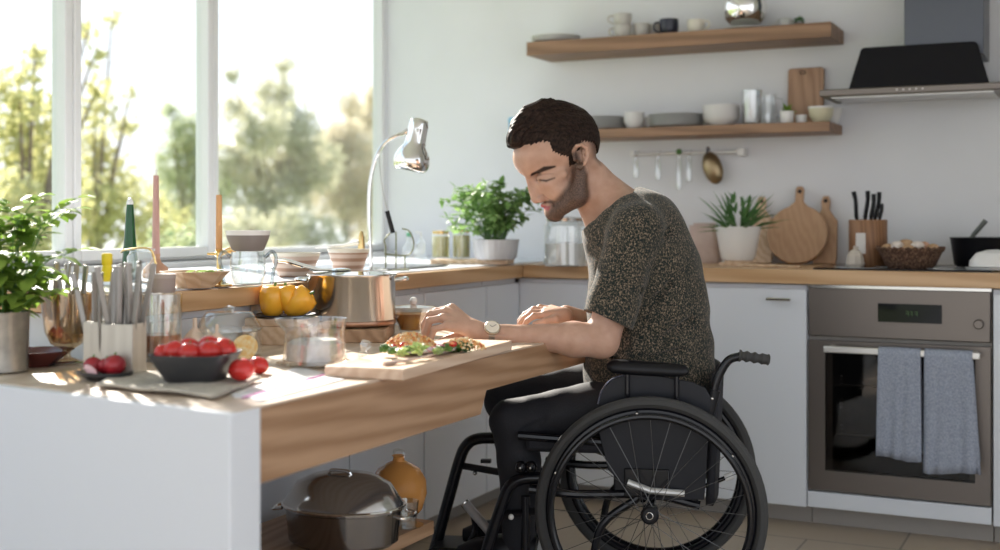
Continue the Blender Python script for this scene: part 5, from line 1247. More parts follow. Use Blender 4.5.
# side guards and armrests
def guard(s, th=0.006):
    outline = [(598, 404), (602, 390), (612, 379), (628, 374), (660, 376), (692, 382), (706, 388), (711, 398), (709, 430), (706, 480), (704, 500), (640, 500), (608, 470), (598, 430)]
    P = [wp(px, py, s) for px, py in outline]; n_ = len(P)
    V = P + [p - LF * th for p in P]
    return MB().add(V, [tuple(range(n_)), tuple(range(n_, 2 * n_))[::-1]] + [(i, i + n_, (i + 1) % n_ + n_, (i + 1) % n_) for i in range(n_)])
g = guard(0.225).build('side_guard', M_carbon, wc, origin=O, bevel=0.002, sharp=30)
go = guard(0.225); dv = LF * -0.45
go.v = [tuple(Vector(p) + dv) for p in go.v]; go.build('side_guard', M_carbon, wc, origin=O, bevel=0.002)
MB().tube(smooth_path([wp(598, 404, 0.226), wp(602, 390, 0.226), wp(612, 379, 0.226), wp(628, 374, 0.226)], 5), 0.0025, 6).build('guard_edge', mat('edge_silver', (0.45, 0.47, 0.6), 0.2, 0.8), g, origin=O)
for dv in (Vector(), LF * -0.47):
    a0, a1 = wp(607, 366, 0.235) + dv, wp(689, 371, 0.235) + dv
    pts = [a0 + (a1 - a0) * t for t in (0, 0.03, 0.08, 0.2, 0.5, 0.8, 0.93, 0.98, 1)]
    MB().tube(pts, [0.008, 0.015, 0.020, 0.0215, 0.0205, 0.0195, 0.017, 0.012, 0.005], 14, flat=0.78).build('armrest_pad', M_bmat, wc, origin=O)
    MB().tube([a0 + (a1 - a0) * 0.25 - UP * 0.01, a0 + (a1 - a0) * 0.25 - UP * 0.09], 0.007, 8).build('armrest_post', M_frameb, wc, origin=O)
    MB().tube([a0 + (a1 - a0) * 0.85 - UP * 0.01, a0 + (a1 - a0) * 0.85 - UP * 0.09], 0.007, 8).build('armrest_post', M_frameb, wc, origin=O)
# front frame: leg-rest hangers, footplates, casters
near = [wp(560, 478, 0.19), wp(540, 478, 0.19), wp(522, 479, 0.19), wp(510, 486, 0.19), wp(503, 502, 0.19), wp(490, 540, 0.19), wp(478, 580, 0.19), wp(470, 606, 0.19)]
far = [wp(540, 438, -0.12), wp(498, 438, -0.12), wp(477, 439, -0.12), wp(466, 446, -0.12), wp(459, 462, -0.12), wp(447, 505, -0.12), wp(436, 545, -0.12), wp(430, 566, -0.12)]
MB().tube(smooth_path(near, 6), 0.0165, 14).build('leg_rest_tube', M_frameb, wc, origin=O)
MB().tube(smooth_path(far, 6), 0.0175, 14).build('leg_rest_tube', M_frameb, wc, origin=O)
b1 = [wp(464, 466, -0.11), wp(505, 473, -0.02)]
MB().tube(b1, 0.012, 8, flat=0.6).build('front_bracket', M_bmat, wc, origin=O)
MB().ell(wp(475, 473, -0.1), (0.007, 0.007, 0.007)).build('bolt', M_steel, wc, origin=O)
MB().box(wp(486, 461, -0.08), (0.03, 0.02, 0.01), rot(0, 0, PH)).build('release_lever', M_bmat, wc, origin=O)
MB().tube([wp(500, 515, 0.18), wp(545, 510, 0.2)], 0.012, 8, flat=0.6).build('front_bracket', M_bmat, wc, origin=O)
MB().ell(wp(511, 517, 0.2), (0.008, 0.008, 0.008)).build('bolt', M_ceram, wc, origin=O)
for q in ((521, 467), (531, 467)):
    MB().ell(wp(*q, 0.205), (0.017, 0.017, 0.017)).build('hinge_knob', M_black, wc, origin=O)
    MB().ell(wp(*q, 0.205) + LF * 0.016, (0.004, 0.004, 0.004)).build('hinge_pin', M_steel, wc, origin=O)
MB().tube([wp(465, 503, 0.0), wp(502, 546, 0.06)], 0.0135, 14).build('chrome_heel_tube', mat('satin_silver', (0.62, 0.62, 0.63), 0.35, 0.7), wc, origin=O)
MB().tube([wp(464, 502, 0.0), wp(471, 510, 0.0)], 0.0145, 14).build('tube_cap', M_steel, wc, origin=O)
MB().tube(smooth_path([wp(474, 512, -0.02), wp(476, 530, -0.02), wp(470, 545, -0.02), wp(465, 570, -0.02)], 5), 0.012, 10).build('footrest_stem', M_frameb, wc, origin=O)
for s, fx in ((0.10, 0.44), (-0.10, 0.50)):
    lbox(fx, fx + 0.15, s - 0.075, s + 0.075, 0.10, 0.108).build('footplate', M_bmat, wc, origin=O, bevel=0.003)
for s in (0.2, -0.2):
    c = W(0.36, s, 0.07); n_ = 32
    tyr = MB().tube([c + FW * (0.055 * math.cos(2 * PI * i / n_)) + UP * (0.055 * math.sin(2 * PI * i / n_)) for i in range(n_)], 0.0145, 8, True).build('caster_tyre', M_rubber, wc, origin=O)
    MB().lathe([(0, -0.012), (0.045, -0.008), (0.045, 0.008), (0, 0.012)], c, 20, A).build('caster_hub', M_greyc, tyr, origin=O)
    fk = MB()
    for e in (-0.022, 0.022): fk.tube([c + LF * e, c + LF * e + UP * 0.05 - FW * 0.01, c + UP * 0.095 - FW * 0.02 + LF * e * 0.6], 0.006, 8)
    fk.build('caster_fork', M_frameb, wc, origin=O)
    MB().tube([c + UP * 0.09 - FW * 0.02, c + UP * 0.25 - FW * 0.02], 0.013, 12).build('caster_stem', M_frameb, wc, origin=O)
# black under-seat pouch strip and mid strap seen through the spokes
lbox(-0.10, 0.10, 0.19, 0.20, 0.33, 0.42).build('brake_plate', M_bmat, wc, origin=O, bevel=0.004)
lbox(-0.05, 0.07, 0.227, 0.233, 0.335, 0.41).build('guard_pocket', M_black, wc, origin=O, bevel=0.003)
MB().tube([W(0.06, 0.24, 0.375), W(0.0, 0.243, 0.355), W(-0.09, 0.24, 0.35)], 0.009, 10).build('brake_lever', mat('matte_silver', (0.65, 0.65, 0.64), 0.4, 0.6), wc, origin=O)
# ================================================================== THE MAN
PB = np.array([np.array(FW), np.array(LF), np.array(UP)])     # rows: forward, left, up
class Field:
    """signed-distance volume in the chair's axes; shapes are joined smoothly, then skinned as one surface"""
    def __init__(s, lo, hi, h):
        s.lo = np.array(lo, np.float32); s.h = h
        s.n = np.ceil((np.array(hi) - s.lo) / h).astype(int)
        s.g = np.full(s.n, 9.0, np.float32)
    def to_l(s, p): return (PB @ (np.array(p) - np.array(CHC))).astype(np.float32)
    def region(s, lo, hi):
        a = np.maximum(((lo - s.lo) / s.h).astype(int), 0); b = np.minimum(((hi - s.lo) / s.h).astype(int) + 2, s.n)
        if np.any(b <= a): return None
        ax = [s.lo[i] + s.h * np.arange(a[i], b[i], dtype=np.float32) for i in range(3)]
        return (slice(a[0], b[0]), slice(a[1], b[1]), slice(a[2], b[2])), np.meshgrid(*ax, indexing='ij', sparse=True)
    def mix(s, sl, d, k, mode):
        g = s.g[sl]
        if mode == 'u':
            if k > 0:
                h = np.clip(0.5 + 0.5 * (g - d) / k, 0, 1); s.g[sl] = np.where(g > 5, d, g * (1 - h) + d * h - k * h * (1 - h))
            else: s.g[sl] = np.minimum(g, d)
        else:
            if k > 0:
                h = np.clip(0.5 - 0.5 * (g + d) / k, 0, 1); s.g[sl] = g * (1 - h) + (-d) * h + k * h * (1 - h)
            else: s.g[sl] = np.maximum(g, -d)
    def cap(s, a, b, ra, rb, k=0.01, mode='u', world=True, M=None):
        if world: a, b = s.to_l(a), s.to_l(b)
        a = np.array(a, np.float32); b = np.array(b, np.float32)
        R = max(ra, rb) + max(k, 0.004) * 1.5 + 0.01
        r = s.region(np.minimum(a, b) - R, np.maximum(a, b) + R)
        if r is None: return
        sl, (X, Y, Z) = r; ab = b - a; L = float(ab @ ab) + 1e-12
        t = np.clip(((X - a[0]) * ab[0] + (Y - a[1]) * ab[1] + (Z - a[2]) * ab[2]) / L, 0, 1)
        d = np.sqrt((X - a[0] - t * ab[0]) ** 2 + (Y - a[1] - t * ab[1]) ** 2 + (Z - a[2] - t * ab[2]) ** 2) - (ra + (rb - ra) * t)
        s.mix(sl, d, k, mode)
    def ell(s, c, rad, R=None, k=0.01, mode='u', world=True):
        """R: rows are the ellipsoid's axes in world space"""
        if world: c = s.to_l(c)
        Rl = np.eye(3) if R is None else (np.array(R) @ PB.T)
        rad = np.array(rad, np.float32); m = float(rad.max()) + max(k, 0.004) * 1.5 + 0.01
        r = s.region(c - m, c + m)
        if r is None: return
        sl, (X, Y, Z) = r; X = X - c[0]; Y = Y - c[1]; Z = Z - c[2]
        q = [(Rl[i][0] * X + Rl[i][1] * Y + Rl[i][2] * Z) for i in range(3)]
        k0 = np.sqrt(sum((q[i] / rad[i]) ** 2 for i in range(3))); k1 = np.sqrt(sum((q[i] / rad[i] ** 2) ** 2 for i in range(3))) + 1e-9
        s.mix(sl, k0 * (k0 - 1) / k1, k, mode)
    def grid(s):
        return np.meshgrid(*[s.lo[i] + s.h * np.arange(s.n[i], dtype=np.float32) for i in range(3)], indexing='ij', sparse=True)
    def surf(s):
        g = s.g; ins = g < 0; nx, ny, nz = g.shape
        c8 = [(i, j, k) for i in (0, 1) for j in (0, 1) for k in (0, 1)]
        cnt = np.zeros((nx - 1, ny - 1, nz - 1), np.int8)
        for i, j, k in c8: cnt += ins[i:nx - 1 + i, j:ny - 1 + j, k:nz - 1 + k]
        I, J, K = np.nonzero((cnt > 0) & (cnt < 8))
        idx = np.full(cnt.shape, -1, np.int32); idx[I, J, K] = np.arange(len(I))
        v = {c: g[I + c[0], J + c[1], K + c[2]] for c in c8}
        acc = np.zeros((len(I), 3)); w = np.zeros(len(I))
        for a in c8:
            for ax in range(3):
                if a[ax]: continue
                b = list(a); b[ax] = 1; b = tuple(b)
                m = (v[a] < 0) != (v[b] < 0); t = np.where(m, v[a] / (v[a] - v[b] + 1e-12), 0)
                p = np.zeros((len(I), 3)); p += np.array(a); p[:, ax] += t
                acc[m] += p[m]; w[m] += 1
        P = (np.stack([I, J, K], 1) + acc / w[:, None]) * s.h + s.lo
        F = []
        for ax in range(3):
            sa = [slice(None)] * 3; sb = [slice(None)] * 3; sa[ax] = slice(0, -1); sb[ax] = slice(1, None)
            A_, B_ = ins[tuple(sa)], ins[tuple(sb)]
            e = np.stack(np.nonzero(A_ != B_), 1)
            o1, o2 = [(1, 2), (2, 0), (0, 1)][ax]
            ok = (e[:, o1] > 0) & (e[:, o2] > 0) & (e[:, o1] < g.shape[o1] - 1) & (e[:, o2] < g.shape[o2] - 1)
            e = e[ok]; sgn = A_[e[:, 0], e[:, 1], e[:, 2]]
            def ix(d1, d2):
                q = e.copy(); q[:, o1] -= d1; q[:, o2] -= d2; return idx[q[:, 0], q[:, 1], q[:, 2]]
            Q = np.stack([ix(1, 1), ix(0, 1), ix(0, 0), ix(1, 0)], 1)
            Q[~sgn] = Q[~sgn][:, ::-1]; F.append(Q)
        F = np.concatenate(F); F = F[(F >= 0).all(1)]
        return P, F            # chair axes
def skin_mesh(name, P, F, m, parent, attrs=None, smooth_it=0):
    Wd = P @ PB                                                     # offset from the chair's middle, world axes
    me = bpy.data.meshes.new(name)
    me.vertices.add(len(Wd)); me.vertices.foreach_set('co', Wd.astype(np.float32).ravel())
    me.loops.add(F.size); me.loops.foreach_set('vertex_index', F.astype(np.int32).ravel())
    me.polygons.add(len(F)); me.polygons.foreach_set('loop_start', np.arange(0, F.size, 4, dtype=np.int32))
    me.update(calc_edges=True); me.validate()
    me.shade_smooth(); me.materials.append(m)
    for k, val in (attrs or {}).items():
        a = me.attributes.new(k, 'FLOAT', 'POINT'); a.data.foreach_set('value', val.astype(np.float32))
    o = bpy.data.objects.new(name, me); COL.objects.link(o); o.parent = parent
    if smooth_it:
        q = o.modifiers.new('relax', 'SMOOTH'); q.factor = 0.5; q.iterations = smooth_it
    return o
man = thing('person', 'seated man with short dark hair and beard in speckled dark T-shirt, looking down', 'person', CHC)
KM = 1 / FPX
def pr(px_r, s=0.0, x=600):      # radius in pixels to metres at plane s
    p = wp(x, 300, s); return px_r * (p.x * -SN + p.y * CS) / FPX
lo, hi = (-0.22, -0.34, 0.50), (0.62, 0.42, 1.47)

# ---- torso volume (shared by the body and the shirt)
def torso(fl, off):
    rows = [(390, 651, 62, 0.175), (365, 650, 63, 0.175), (340, 649, 62, 0.172), (312, 648, 60, 0.172), (286, 647, 57, 0.178), (262, 645, 53, 0.185), (240, 638, 50, 0.180), (224, 631, 42, 0.155)]
    for py, px, hw, sd in rows:
        c = wp(px, py, 0.0); fl.ell(c, (pr(hw) * 1.0 + off, sd + off, 0.085 + off), [FW, LF, UP], 0.06)
    L0 = wp(638, 225, 0.165); R0 = wp(634, 222, -0.165)
    fl.cap(wp(628, 210, 0.03), L0, 0.060 + off, 0.062 + off, 0.05)
    fl.cap(wp(628, 210, -0.03), R0, 0.060 + off, 0.062 + off, 0.05)
    fl.ell(wp(652, 222, 0.0), (0.07 + off, 0.12 + off, 0.075 + off), [FW, LF, UP], 0.05)
LS, LE, LWR = wp(634, 232, 0.185), wp(602, 341, 0.235), wp(489, 334, 0.30)
LM = LE + (LWR - LE) * 0.25
RS, RE, RWR = wp(632, 230, -0.19), wp(600, 332, -0.22), wp(566, 314, -0.02)

# ---- body
B = Field(lo, hi, 0.0027)
torso(B, -0.024)
B.cap(LS, LS + (LE - LS) * 0.5, 0.056, 0.055, 0.03); B.cap(LS + (LE - LS) * 0.5, LE, 0.053, 0.043, 0.02)
B.cap(LE, LM, 0.043, 0.045, 0.02); B.cap(LM, LWR + (LE - LWR) * 0.12, 0.044, 0.026, 0.02); B.cap(LWR + (LE - LWR) * 0.15, LWR, 0.026, 0.025, 0.012)
B.cap(RS, RE, 0.056, 0.046, 0.03); B.cap(RE, RE + (RWR - RE) * 0.3, 0.044, 0.044, 0.02); B.cap(RE + (RWR - RE) * 0.3, RWR, 0.043, 0.026, 0.02)
# left hand, back up, seen from the little-finger side
def hand(fl, wr, mcp, pip, dip, tip, rads, thumb, palm_r, heel=0.026):
    # palm: fan of capsules from the wrist to each knuckle
    for i, m_ in enumerate(mcp):
        fl.cap(wr, Vector(m_), palm_r * 0.95, palm_r * 0.62, 0.012)
    for i in range(4):
        r = rads[i]
        fl.cap(mcp[i], pip[i], r * 1.12, r * 1.02, 0.004); fl.ell(pip[i], (r * 1.08,) * 3, None, 0.003)
        fl.cap(pip[i], dip[i], r * 1.0, r * 0.9, 0.002); fl.cap(dip[i], tip[i], r * 0.92, r * 0.72, 0.002)
    fl.cap(wr, thumb[0], palm_r * 0.8, palm_r * 0.7, 0.012); fl.cap(thumb[0], thumb[1], 0.013, 0.0115, 0.006); fl.cap(thumb[1], thumb[2], 0.0115, 0.0085, 0.003)
sL = 0.30
mc = [wp(447, 326, sL + .035), wp(443, 318, sL + .012), wp(446, 311.5, sL - .012), wp(452, 308, sL - .037)]
pi_ = [wp(434, 329, sL + .040), wp(429.5, 320.5, sL + .016), wp(430, 314.5, sL - .010), wp(436, 311.5, sL - .036)]
di = [wp(431, 339, sL + .038), wp(425.5, 331.5, sL + .014), wp(424, 324.5, sL - .012), wp(429, 323, sL - .036)]
ti = [wp(431, 348, sL + .030), wp(426, 342, sL + .010), wp(424, 334, sL - .012), wp(428, 333, sL - .034)]
hand(B, wp(474, 330, sL), mc, pi_, di, ti, (0.0088, 0.0095, 0.0100, 0.0096),
     (wp(462, 334, sL - .035), wp(448, 339, sL - .04), wp(437, 343, sL - .03)), 0.021)
B.cap(LWR, wp(474, 330, sL), 0.025, 0.024, 0.012)
# right hand, resting further back with curled fingers
sR = 0.03
mcr = [wp(552, 309, sR - .04), wp(547, 310.5, sR - .018), wp(545, 312.5, sR + .004), wp(545, 315, sR + .024)]
pir = [wp(540, 307.5, sR - .042), wp(534, 309.5, sR - .020), wp(532, 312.5, sR + .004), wp(534, 316, sR + .026)]
dir_ = [wp(530, 312, sR - .040), wp(525, 314.5, sR - .018), wp(524, 318, sR + .004), wp(527, 321, sR + .026)]
tir = [wp(524, 319, sR - .036), wp(519, 321, sR - .016), wp(519, 324, sR + .004), wp(524, 326, sR + .024)]
hand(B, wp(564, 316, sR), mcr, pir, dir_, tir, (0.0086, 0.0094, 0.0096, 0.009), (wp(556, 320, sR + .032), wp(545, 322, sR + .044), wp(535, 324, sR + .046)), 0.021)

# ---- neck and head
HD = Vector((-0.8988, -0.4384, 0)); HD = (Matrix.Rotation(math.radians(12), 3, 'Z') @ HD).normalized()   # facing, turned a little to the lens
HL = Vector((-HD.y, HD.x, 0)); HL = HL if HL.y < 0 else -HL
HC = wp(556, 145, 0.03)
kd = (HC.x * -SN + HC.y * CS) / FPX
imR = Vector((CS, SN, 0))
def hp(px, py, l=0.0):
    """point of the head that the photo shows at (px, py), l metres left of the head's mid-plane"""
    want = (px - 556) * kd
    a = (want - l * HL.dot(imR)) / HD.dot(imR)
    return HC + HD * a + HL * l + UP * ((145 - py) * kd)
PT = math.radians(31)
fp = HD * math.cos(PT) - UP * math.sin(PT); up_ = HD * math.sin(PT) + UP * math.cos(PT)
HR = [fp, HL, up_]
px_ = lambda n_: n_ * kd
B.cap(hp(590, 178), hp(622, 214), px_(20), px_(24), 0.03); B.cap(hp(586, 182), hp(606, 222), px_(18), px_(20), 0.03)
B.cap(wp(612, 200, 0.01), wp(640, 216, 0.08), 0.04, 0.045, 0.04); B.cap(wp(612, 200, 0), wp(640, 216, -0.08), 0.04, 0.045, 0.04)
B.ell(hp(555, 143.5), (px_(40), px_(31), px_(34)), HR, 0.02)                 # cranium
B.ell(hp(567, 140), (px_(29), px_(31), px_(31.5)), HR, 0.03)
B.ell(hp(533, 158), (px_(20), px_(24), px_(20)), HR, 0.02)                  # forehead
B.ell(hp(554.5, 182), (px_(21), px_(22), px_(27)), HR, 0.02)                  # middle of the face
for sg in (1, -1):
    B.cap(hp(553, 212, sg * px_(5)), hp(577, 197, sg * px_(20)), px_(8.5), px_(9), 0.02)   # jaw
    B.cap(hp(577, 197, sg * px_(20)), hp(580, 172, sg * px_(24)), px_(8.5), px_(7), 0.02)
    B.ell(hp(555, 187, sg * px_(15)), (px_(8), px_(7), px_(10)), HR, 0.02)      # cheek
    B.cap(hp(547, 183, sg * px_(16)), hp(562, 175, sg * px_(23)), px_(4.5), px_(4), 0.015)  # cheekbone
    B.cap(hp(529, 173.5, sg * px_(5)), hp(545, 166, sg * px_(17)), px_(3.6), px_(3.6), 0.012)  # brow ridge
    B.ell(hp(535.5, 178, sg * px_(11.5)), (px_(6.5), px_(7), px_(5.2)), HR, 0.008, 's')           # eye hollow
    B.ell(hp(542.5, 178, sg * px_(11.5)), (px_(6.2), px_(6.4), px_(5.4)), HR, 0.002)             # closed lid
B.ell(hp(557, 214.5), (px_(7), px_(9), px_(6.5)), HR, 0.012)               # chin
B.ell(hp(554.5, 204.5), (px_(8.5), px_(11), px_(9)), HR, 0.010)                  # mouth mound
B.cap(hp(527.5, 178), hp(532, 191), px_(2.2), px_(3.0), 0.008)
B.cap(hp(533, 178), hp(540, 196), px_(3.5), px_(5.5), 0.008)               # nose
B.cap(hp(531, 188), hp(535, 198.5), px_(3.2), px_(4.2), 0.004)
B.ell(hp(536.3, 199.2), (px_(4.6), px_(4.8), px_(4.4)), HR, 0.004)
for sg in (1, -1):
    B.ell(hp(541, 199.4, sg * px_(5.4)), (px_(4.2), px_(3.2), px_(3.6)), HR, 0.002)
    B.cap(hp(543.5, 194, sg * px_(8.2)), hp(548, 200.5, sg * px_(9.2)), px_(1.3), px_(1.0), 0.003, 's')
    B.ell(hp(540.5, 203.4, sg * px_(3.2)), (px_(1.8), px_(1.5), px_(1.5)), HR, 0.002, 's')
# lips
for sg in (1, -1):
    B.cap(hp(542.8, 205.2, 0), hp(549, 205.0, sg * px_(8)), px_(2.2), px_(1.2), 0.003)
    B.cap(hp(546.4, 210.0, 0), hp(550, 206.6, sg * px_(7.5)), px_(2.4), px_(1.2), 0.003)
for sg in (1, -1): B.cap(hp(548.5, 199.5, sg * px_(9.5)), hp(554, 206, sg * px_(12.5)), px_(1.0), px_(1.0), 0.006, 's')
B.ell(hp(549.5, 214.5), (px_(3), px_(6), px_(1.6)), HR, 0.006, 's')
# ears: rim, bowl, lobe
for sg in (1, -1):
    l0 = sg * px_(29.5); er = [(573.5, 161), (572, 153), (574.5, 148), (579.5, 146.5), (584.5, 150), (585.5, 158), (582.5, 165), (579, 169)]
    P_ = [hp(x, y, l0 + sg * px_(2.0 + 3.2 * (i > 1) * (1 if i < 7 else .5))) for i, (x, y) in enumerate(er)]
    B.ell(hp(578.5, 157.5, l0 - sg * px_(1)), (px_(6), px_(3.2), px_(9)), HR, 0.006)
    for a, c in zip(P_, P_[1:]): B.cap(a, c, px_(2.0), px_(2.0), 0.002)
    B.ell(hp(577.5, 168, l0 + sg * px_(2.2)), (px_(3.2), px_(2), px_(3.4)), HR, 0.003)
    B.ell(hp(578, 157.5, l0 + sg * px_(4.6)), (px_(3.9), px_(3.6), px_(5.6)), HR, 0.002, 's')
    B.cap(hp(581, 151.5, l0 + sg * px_(3.6)), hp(582, 161, l0 + sg * px_(3.4)), px_(1.2), px_(1.2), 0.002)
P, F = B.surf()
# masks of the skin: beard, brows, lashes, lips, plus painted shade
Wd = P @ PB + np.array(CHC)
rel = Wd - np.array(HC)
a_ = rel @ np.array(HD); l_ = rel @ np.array(HL); zz = rel @ np.array(UP)
imx = 556 + (rel @ np.array(imR)) / kd; imy = 145 - zz / kd       # the head's own side view
imx0 = 556 + (a_ * HD.dot(imR)) / kd                                # mirrored on both sides
sstep = lambda x, a, c: np.clip((x - a) / (c - a), 0, 1) ** 2 * (3 - 2 * np.clip((x - a) / (c - a), 0, 1))
def seg(px, py, pts, r):
    d = np.full(px.shape, 99.0)
    for (x0, y0, r0), (x1, y1, r1) in zip(pts, pts[1:]):
        dx, dy = x1 - x0, y1 - y0; t = np.clip(((px - x0) * dx + (py - y0) * dy) / (dx * dx + dy * dy), 0, 1)
        d = np.minimum(d, np.hypot(px - x0 - t * dx, py - y0 - t * dy) - (r0 + (r1 - r0) * t))
    return 1 - sstep(d, -r, r)
headish = (np.abs(l_) < px_(36)) & (imx0 < 600) & (imy < 232)
al = np.abs(l_) / px_(1)
beard = seg(imx0, imy, [(566, 157, 4.5), (569, 164, 5), (573, 178, 8), (571, 194, 12.5), (561, 209, 13.5), (552, 217, 9)], 3.0)
must = seg(imx0, imy, [(541.5, 202.3, 0.4), (547, 202, 1.5), (553, 203, 2.4), (558, 209, 5)], 1.4) 
beard = np.maximum(beard, must) * headish * (imy > 150)
beard = beard * (1 - sstep(imx0, 588, 598))
brow = seg(imx0, imy, [(530, 174.8, 1.5), (539, 169.8, 2.3), (549, 167.6, 0.9)], 0.9) * headish * (al > 5)
lash = seg(imx0, imy, [(536, 180.5, 0.7), (541, 181.6, 1.0), (548.5, 178.8, 0.6)], 0.9) * headish * (al > 6) * (al < 26)
lip = seg(imx0, imy, [(541.5, 206.4, 1.6), (546, 208.5, 2.2), (551, 206.0, 0.8)], 1.1) * headish * (al < 11)
mouth_shade = seg(imx0, imy, [(542.5, 207.6, 0.2), (547, 207.2, 0.2), (551, 205.8, 0.1)], 0.7) * headish * (al < 10)  # shade between the lips, painted as a dark line
lip = np.clip(lip, 0, 1)
nostril_shade = seg(imx0, imy, [(539.5, 203.2, 0.5), (542, 202.6, 0.5)], 0.9) * headish * (al > 2) * (al < 7) * 0.8  # shade inside the nostrils, painted into the skin colour
scalp = seg(imx0, imy, [(566, 140, 10), (572, 150, 3), (569, 160, 2.5)], 5) * headish * (imy < 172)
nape = seg(imx0, imy, [(590, 140, 10), (594, 154, 5), (597, 164, 1)], 4) * headish
scalp = np.maximum(scalp, nape)
m = mat('skin', rough=0.48, spec=0.35); n, l, b = nodes(m)
b.inputs['Subsurface Weight'].default_value = 0.12; b.inputs['Subsurface Radius'].default_value = (0.012, 0.005, 0.003)
b.inputs['Subsurface Scale'].default_value = 1.0
v = coord(m, (1, 1, 1))
base = ramp(m, noise(m, v, 28, 3), [(0.3, (0.47, 0.275, 0.195)), (0.7, (0.56, 0.35, 0.26))])
def attr(nm):
    t = n.new('ShaderNodeAttribute'); t.attribute_name = nm; return t.outputs['Fac']
def mixc(fac, c1, c2):
    t = n.new('ShaderNodeMix'); t.data_type = 'RGBA'; l.new(fac, t.inputs[0])
    l.new(c1, t.inputs[6]) if not isinstance(c1, tuple) else None
    if isinstance(c2, tuple): t.inputs[7].default_value = (*c2, 1)
    else: l.new(c2, t.inputs[7])
    return t.outputs[2]
def mul(a, c):
    t = n.new('ShaderNodeMath'); t.operation = 'MULTIPLY'; l.new(a, t.inputs[0])
    if isinstance(c, (int, float)): t.inputs[1].default_value = c
    else: l.new(c, t.inputs[1])
    t.use_clamp = True; return t.outputs[0]
hairn = noise(m, coord(m, (1, 1, 1)), 420, 2)
hn = n.new('ShaderNodeMapRange'); hn.inputs[1].default_value = 0.30; hn.inputs[2].default_value = 0.62; hn.inputs[3].default_value = 1.0; hn.inputs[4].default_value = 0.72
l.new(hairn, hn.inputs[0])
c = mixc(attr('lips'), base, (0.50, 0.13, 0.13))
c = mixc(mul(attr('stubble'), hn.outputs[0]), c, (0.024, 0.013, 0.009))
c = mixc(mul(attr('fade'), hn.outputs[0]), c, (0.035, 0.02, 0.015))
c = mixc(mul(attr('lid_fold_shade'), 0.5), c, (0.20, 0.09, 0.06))
c = mixc(attr('brow'), c, (0.028, 0.016, 0.012))
c = mixc(attr('dark'), c, (0.03, 0.015, 0.012))  # lashes, plus painted shade of nostrils and mouth line
l.new(c, b.inputs['Base Color'])
bump(m, hairn, 0.15, 0.0015)
lid_fold_shade = seg(imx0, imy, [(534, 176.5, 0.4), (539, 174.8, 0.5), (548, 174.6, 0.3)], 0.8) * headish * (al > 5) * (al < 26)  # shade in the upper lid fold, painted as a brown line
body = skin_mesh('body', P, F, m, man, dict(lid_fold_shade=lid_fold_shade, stubble=beard, brow=brow, dark=np.maximum(np.maximum(lash, mouth_shade * 0.7), nostril_shade), lips=lip, fade=scalp * 0.8), 1)

# ---- hair: short back and sides with a swept quiff
H = Field(B.to_l(hp(556, 130)) - 0.20, B.to_l(hp(556, 130)) + 0.20, 0.0022)
H.ell(hp(556, 141.5), (px_(42.5), px_(32.5), px_(38)), HR, 0.01)
H.ell(hp(567.5, 139.5), (px_(31.5), px_(32.5), px_(33.5)), HR, 0.02)
for i, (x, y, r_) in enumerate([(516, 140, 10), (523, 128, 14), (533, 119, 16), (545, 115, 16.5), (557, 117, 17)]):
    for q in (-0.6, 0, 0.6):
        H.ell(hp(x, y, q * px_(17 + i * 2)), (px_(r_), px_(10), px_(r_ * 0.9)), HR, 0.012)
# swept locks
rl = random.Random(3)
for i in range(26):
    q = rl.uniform(-1, 1); t0 = rl.uniform(0, 1)
    p0 = hp(508 + 4 * abs(q) + 3 * t0, 147 - 3 * t0 - 3 * abs(q), q * px_(17)); p1 = hp(513 + 5 * t0, 130 - 6 * t0, q * px_(19)); p2 = hp(530 + 10 * t0, 111 - 3 * t0 + 5 * abs(q), q * px_(20)); p3 = hp(556 + 10 * t0, 103.5 + 7 * abs(q), q * px_(21))
    pts = smooth_path([p0, p1, p2, p3], 3)
    for a, c_ in zip(pts, pts[1:]): H.cap(a, c_, px_(2.6), px_(2.6), 0.004)
# cut the hairline: forehead, temples, around the ears, nape
g = H.grid(); X, Y, Z = g
pw = lambda vec: (X * float(PB[0] @ np.array(vec)) + Y * float(PB[1] @ np.array(vec)) + Z * float(PB[2] @ np.array(vec)))
offh = np.array(HC) - np.array(CHC)
A_ = pw(HD) - float(offh @ np.array(HD)); Ll = pw(HL) - float(offh @ np.array(HL)); Zz = pw(UP) - float(offh @ np.array(UP))
ix_ = 556 + A_ * HD.dot(imR) / kd; iy_ = 145 - Zz / kd; La = np.abs(Ll) / px_(1)
def half(x0, y0, x1, y1):          # signed px distance, positive on the right of the line going down
    L_ = math.hypot(x1 - x0, y1 - y0); return ((ix_ - x0) * (y1 - y0) - (iy_ - y0) * (x1 - x0)) / L_
# face side of the hairline, moving back at the temples
hl = np.minimum(half(556, 150, 500, 149.5) + 0, 99)
front = iy_ - (148.5 - 0.02 * La ** 1.4 * 0 - 0.0)                               # below the fringe
tmpl = np.where(ix_ < 548, iy_ - (150 - 0.13 * (ix_ - 505) - 0.10 * np.maximum(La - 12, 0)), iy_ - (145 + (ix_ - 548) * 0.55))
side = np.where(ix_ < 566, tmpl, np.where(ix_ < 574, iy_ - 157, np.where(ix_ < 589, iy_ - (141 + 0.0 * ix_), iy_ - (160))))
cutd = np.interp(ix_, [495, 503, 513, 536, 542, 545, 552, 561, 563, 570, 573, 588, 601, 606], [149, 149.5, 151, 142.5, 144, 152, 156, 158, 167, 166, 143, 143, 160, 163]).astype(np.float32)
cutd = (iy_ - cutd) * 0.7
rough_ = 0.9 * np.sin(ix_ * 1.9 + iy_ * 1.1) + 0.6 * np.sin(ix_ * 3.3 - La)
H.g = np.maximum(H.g, ((cutd + rough_) * kd).astype(np.float32))
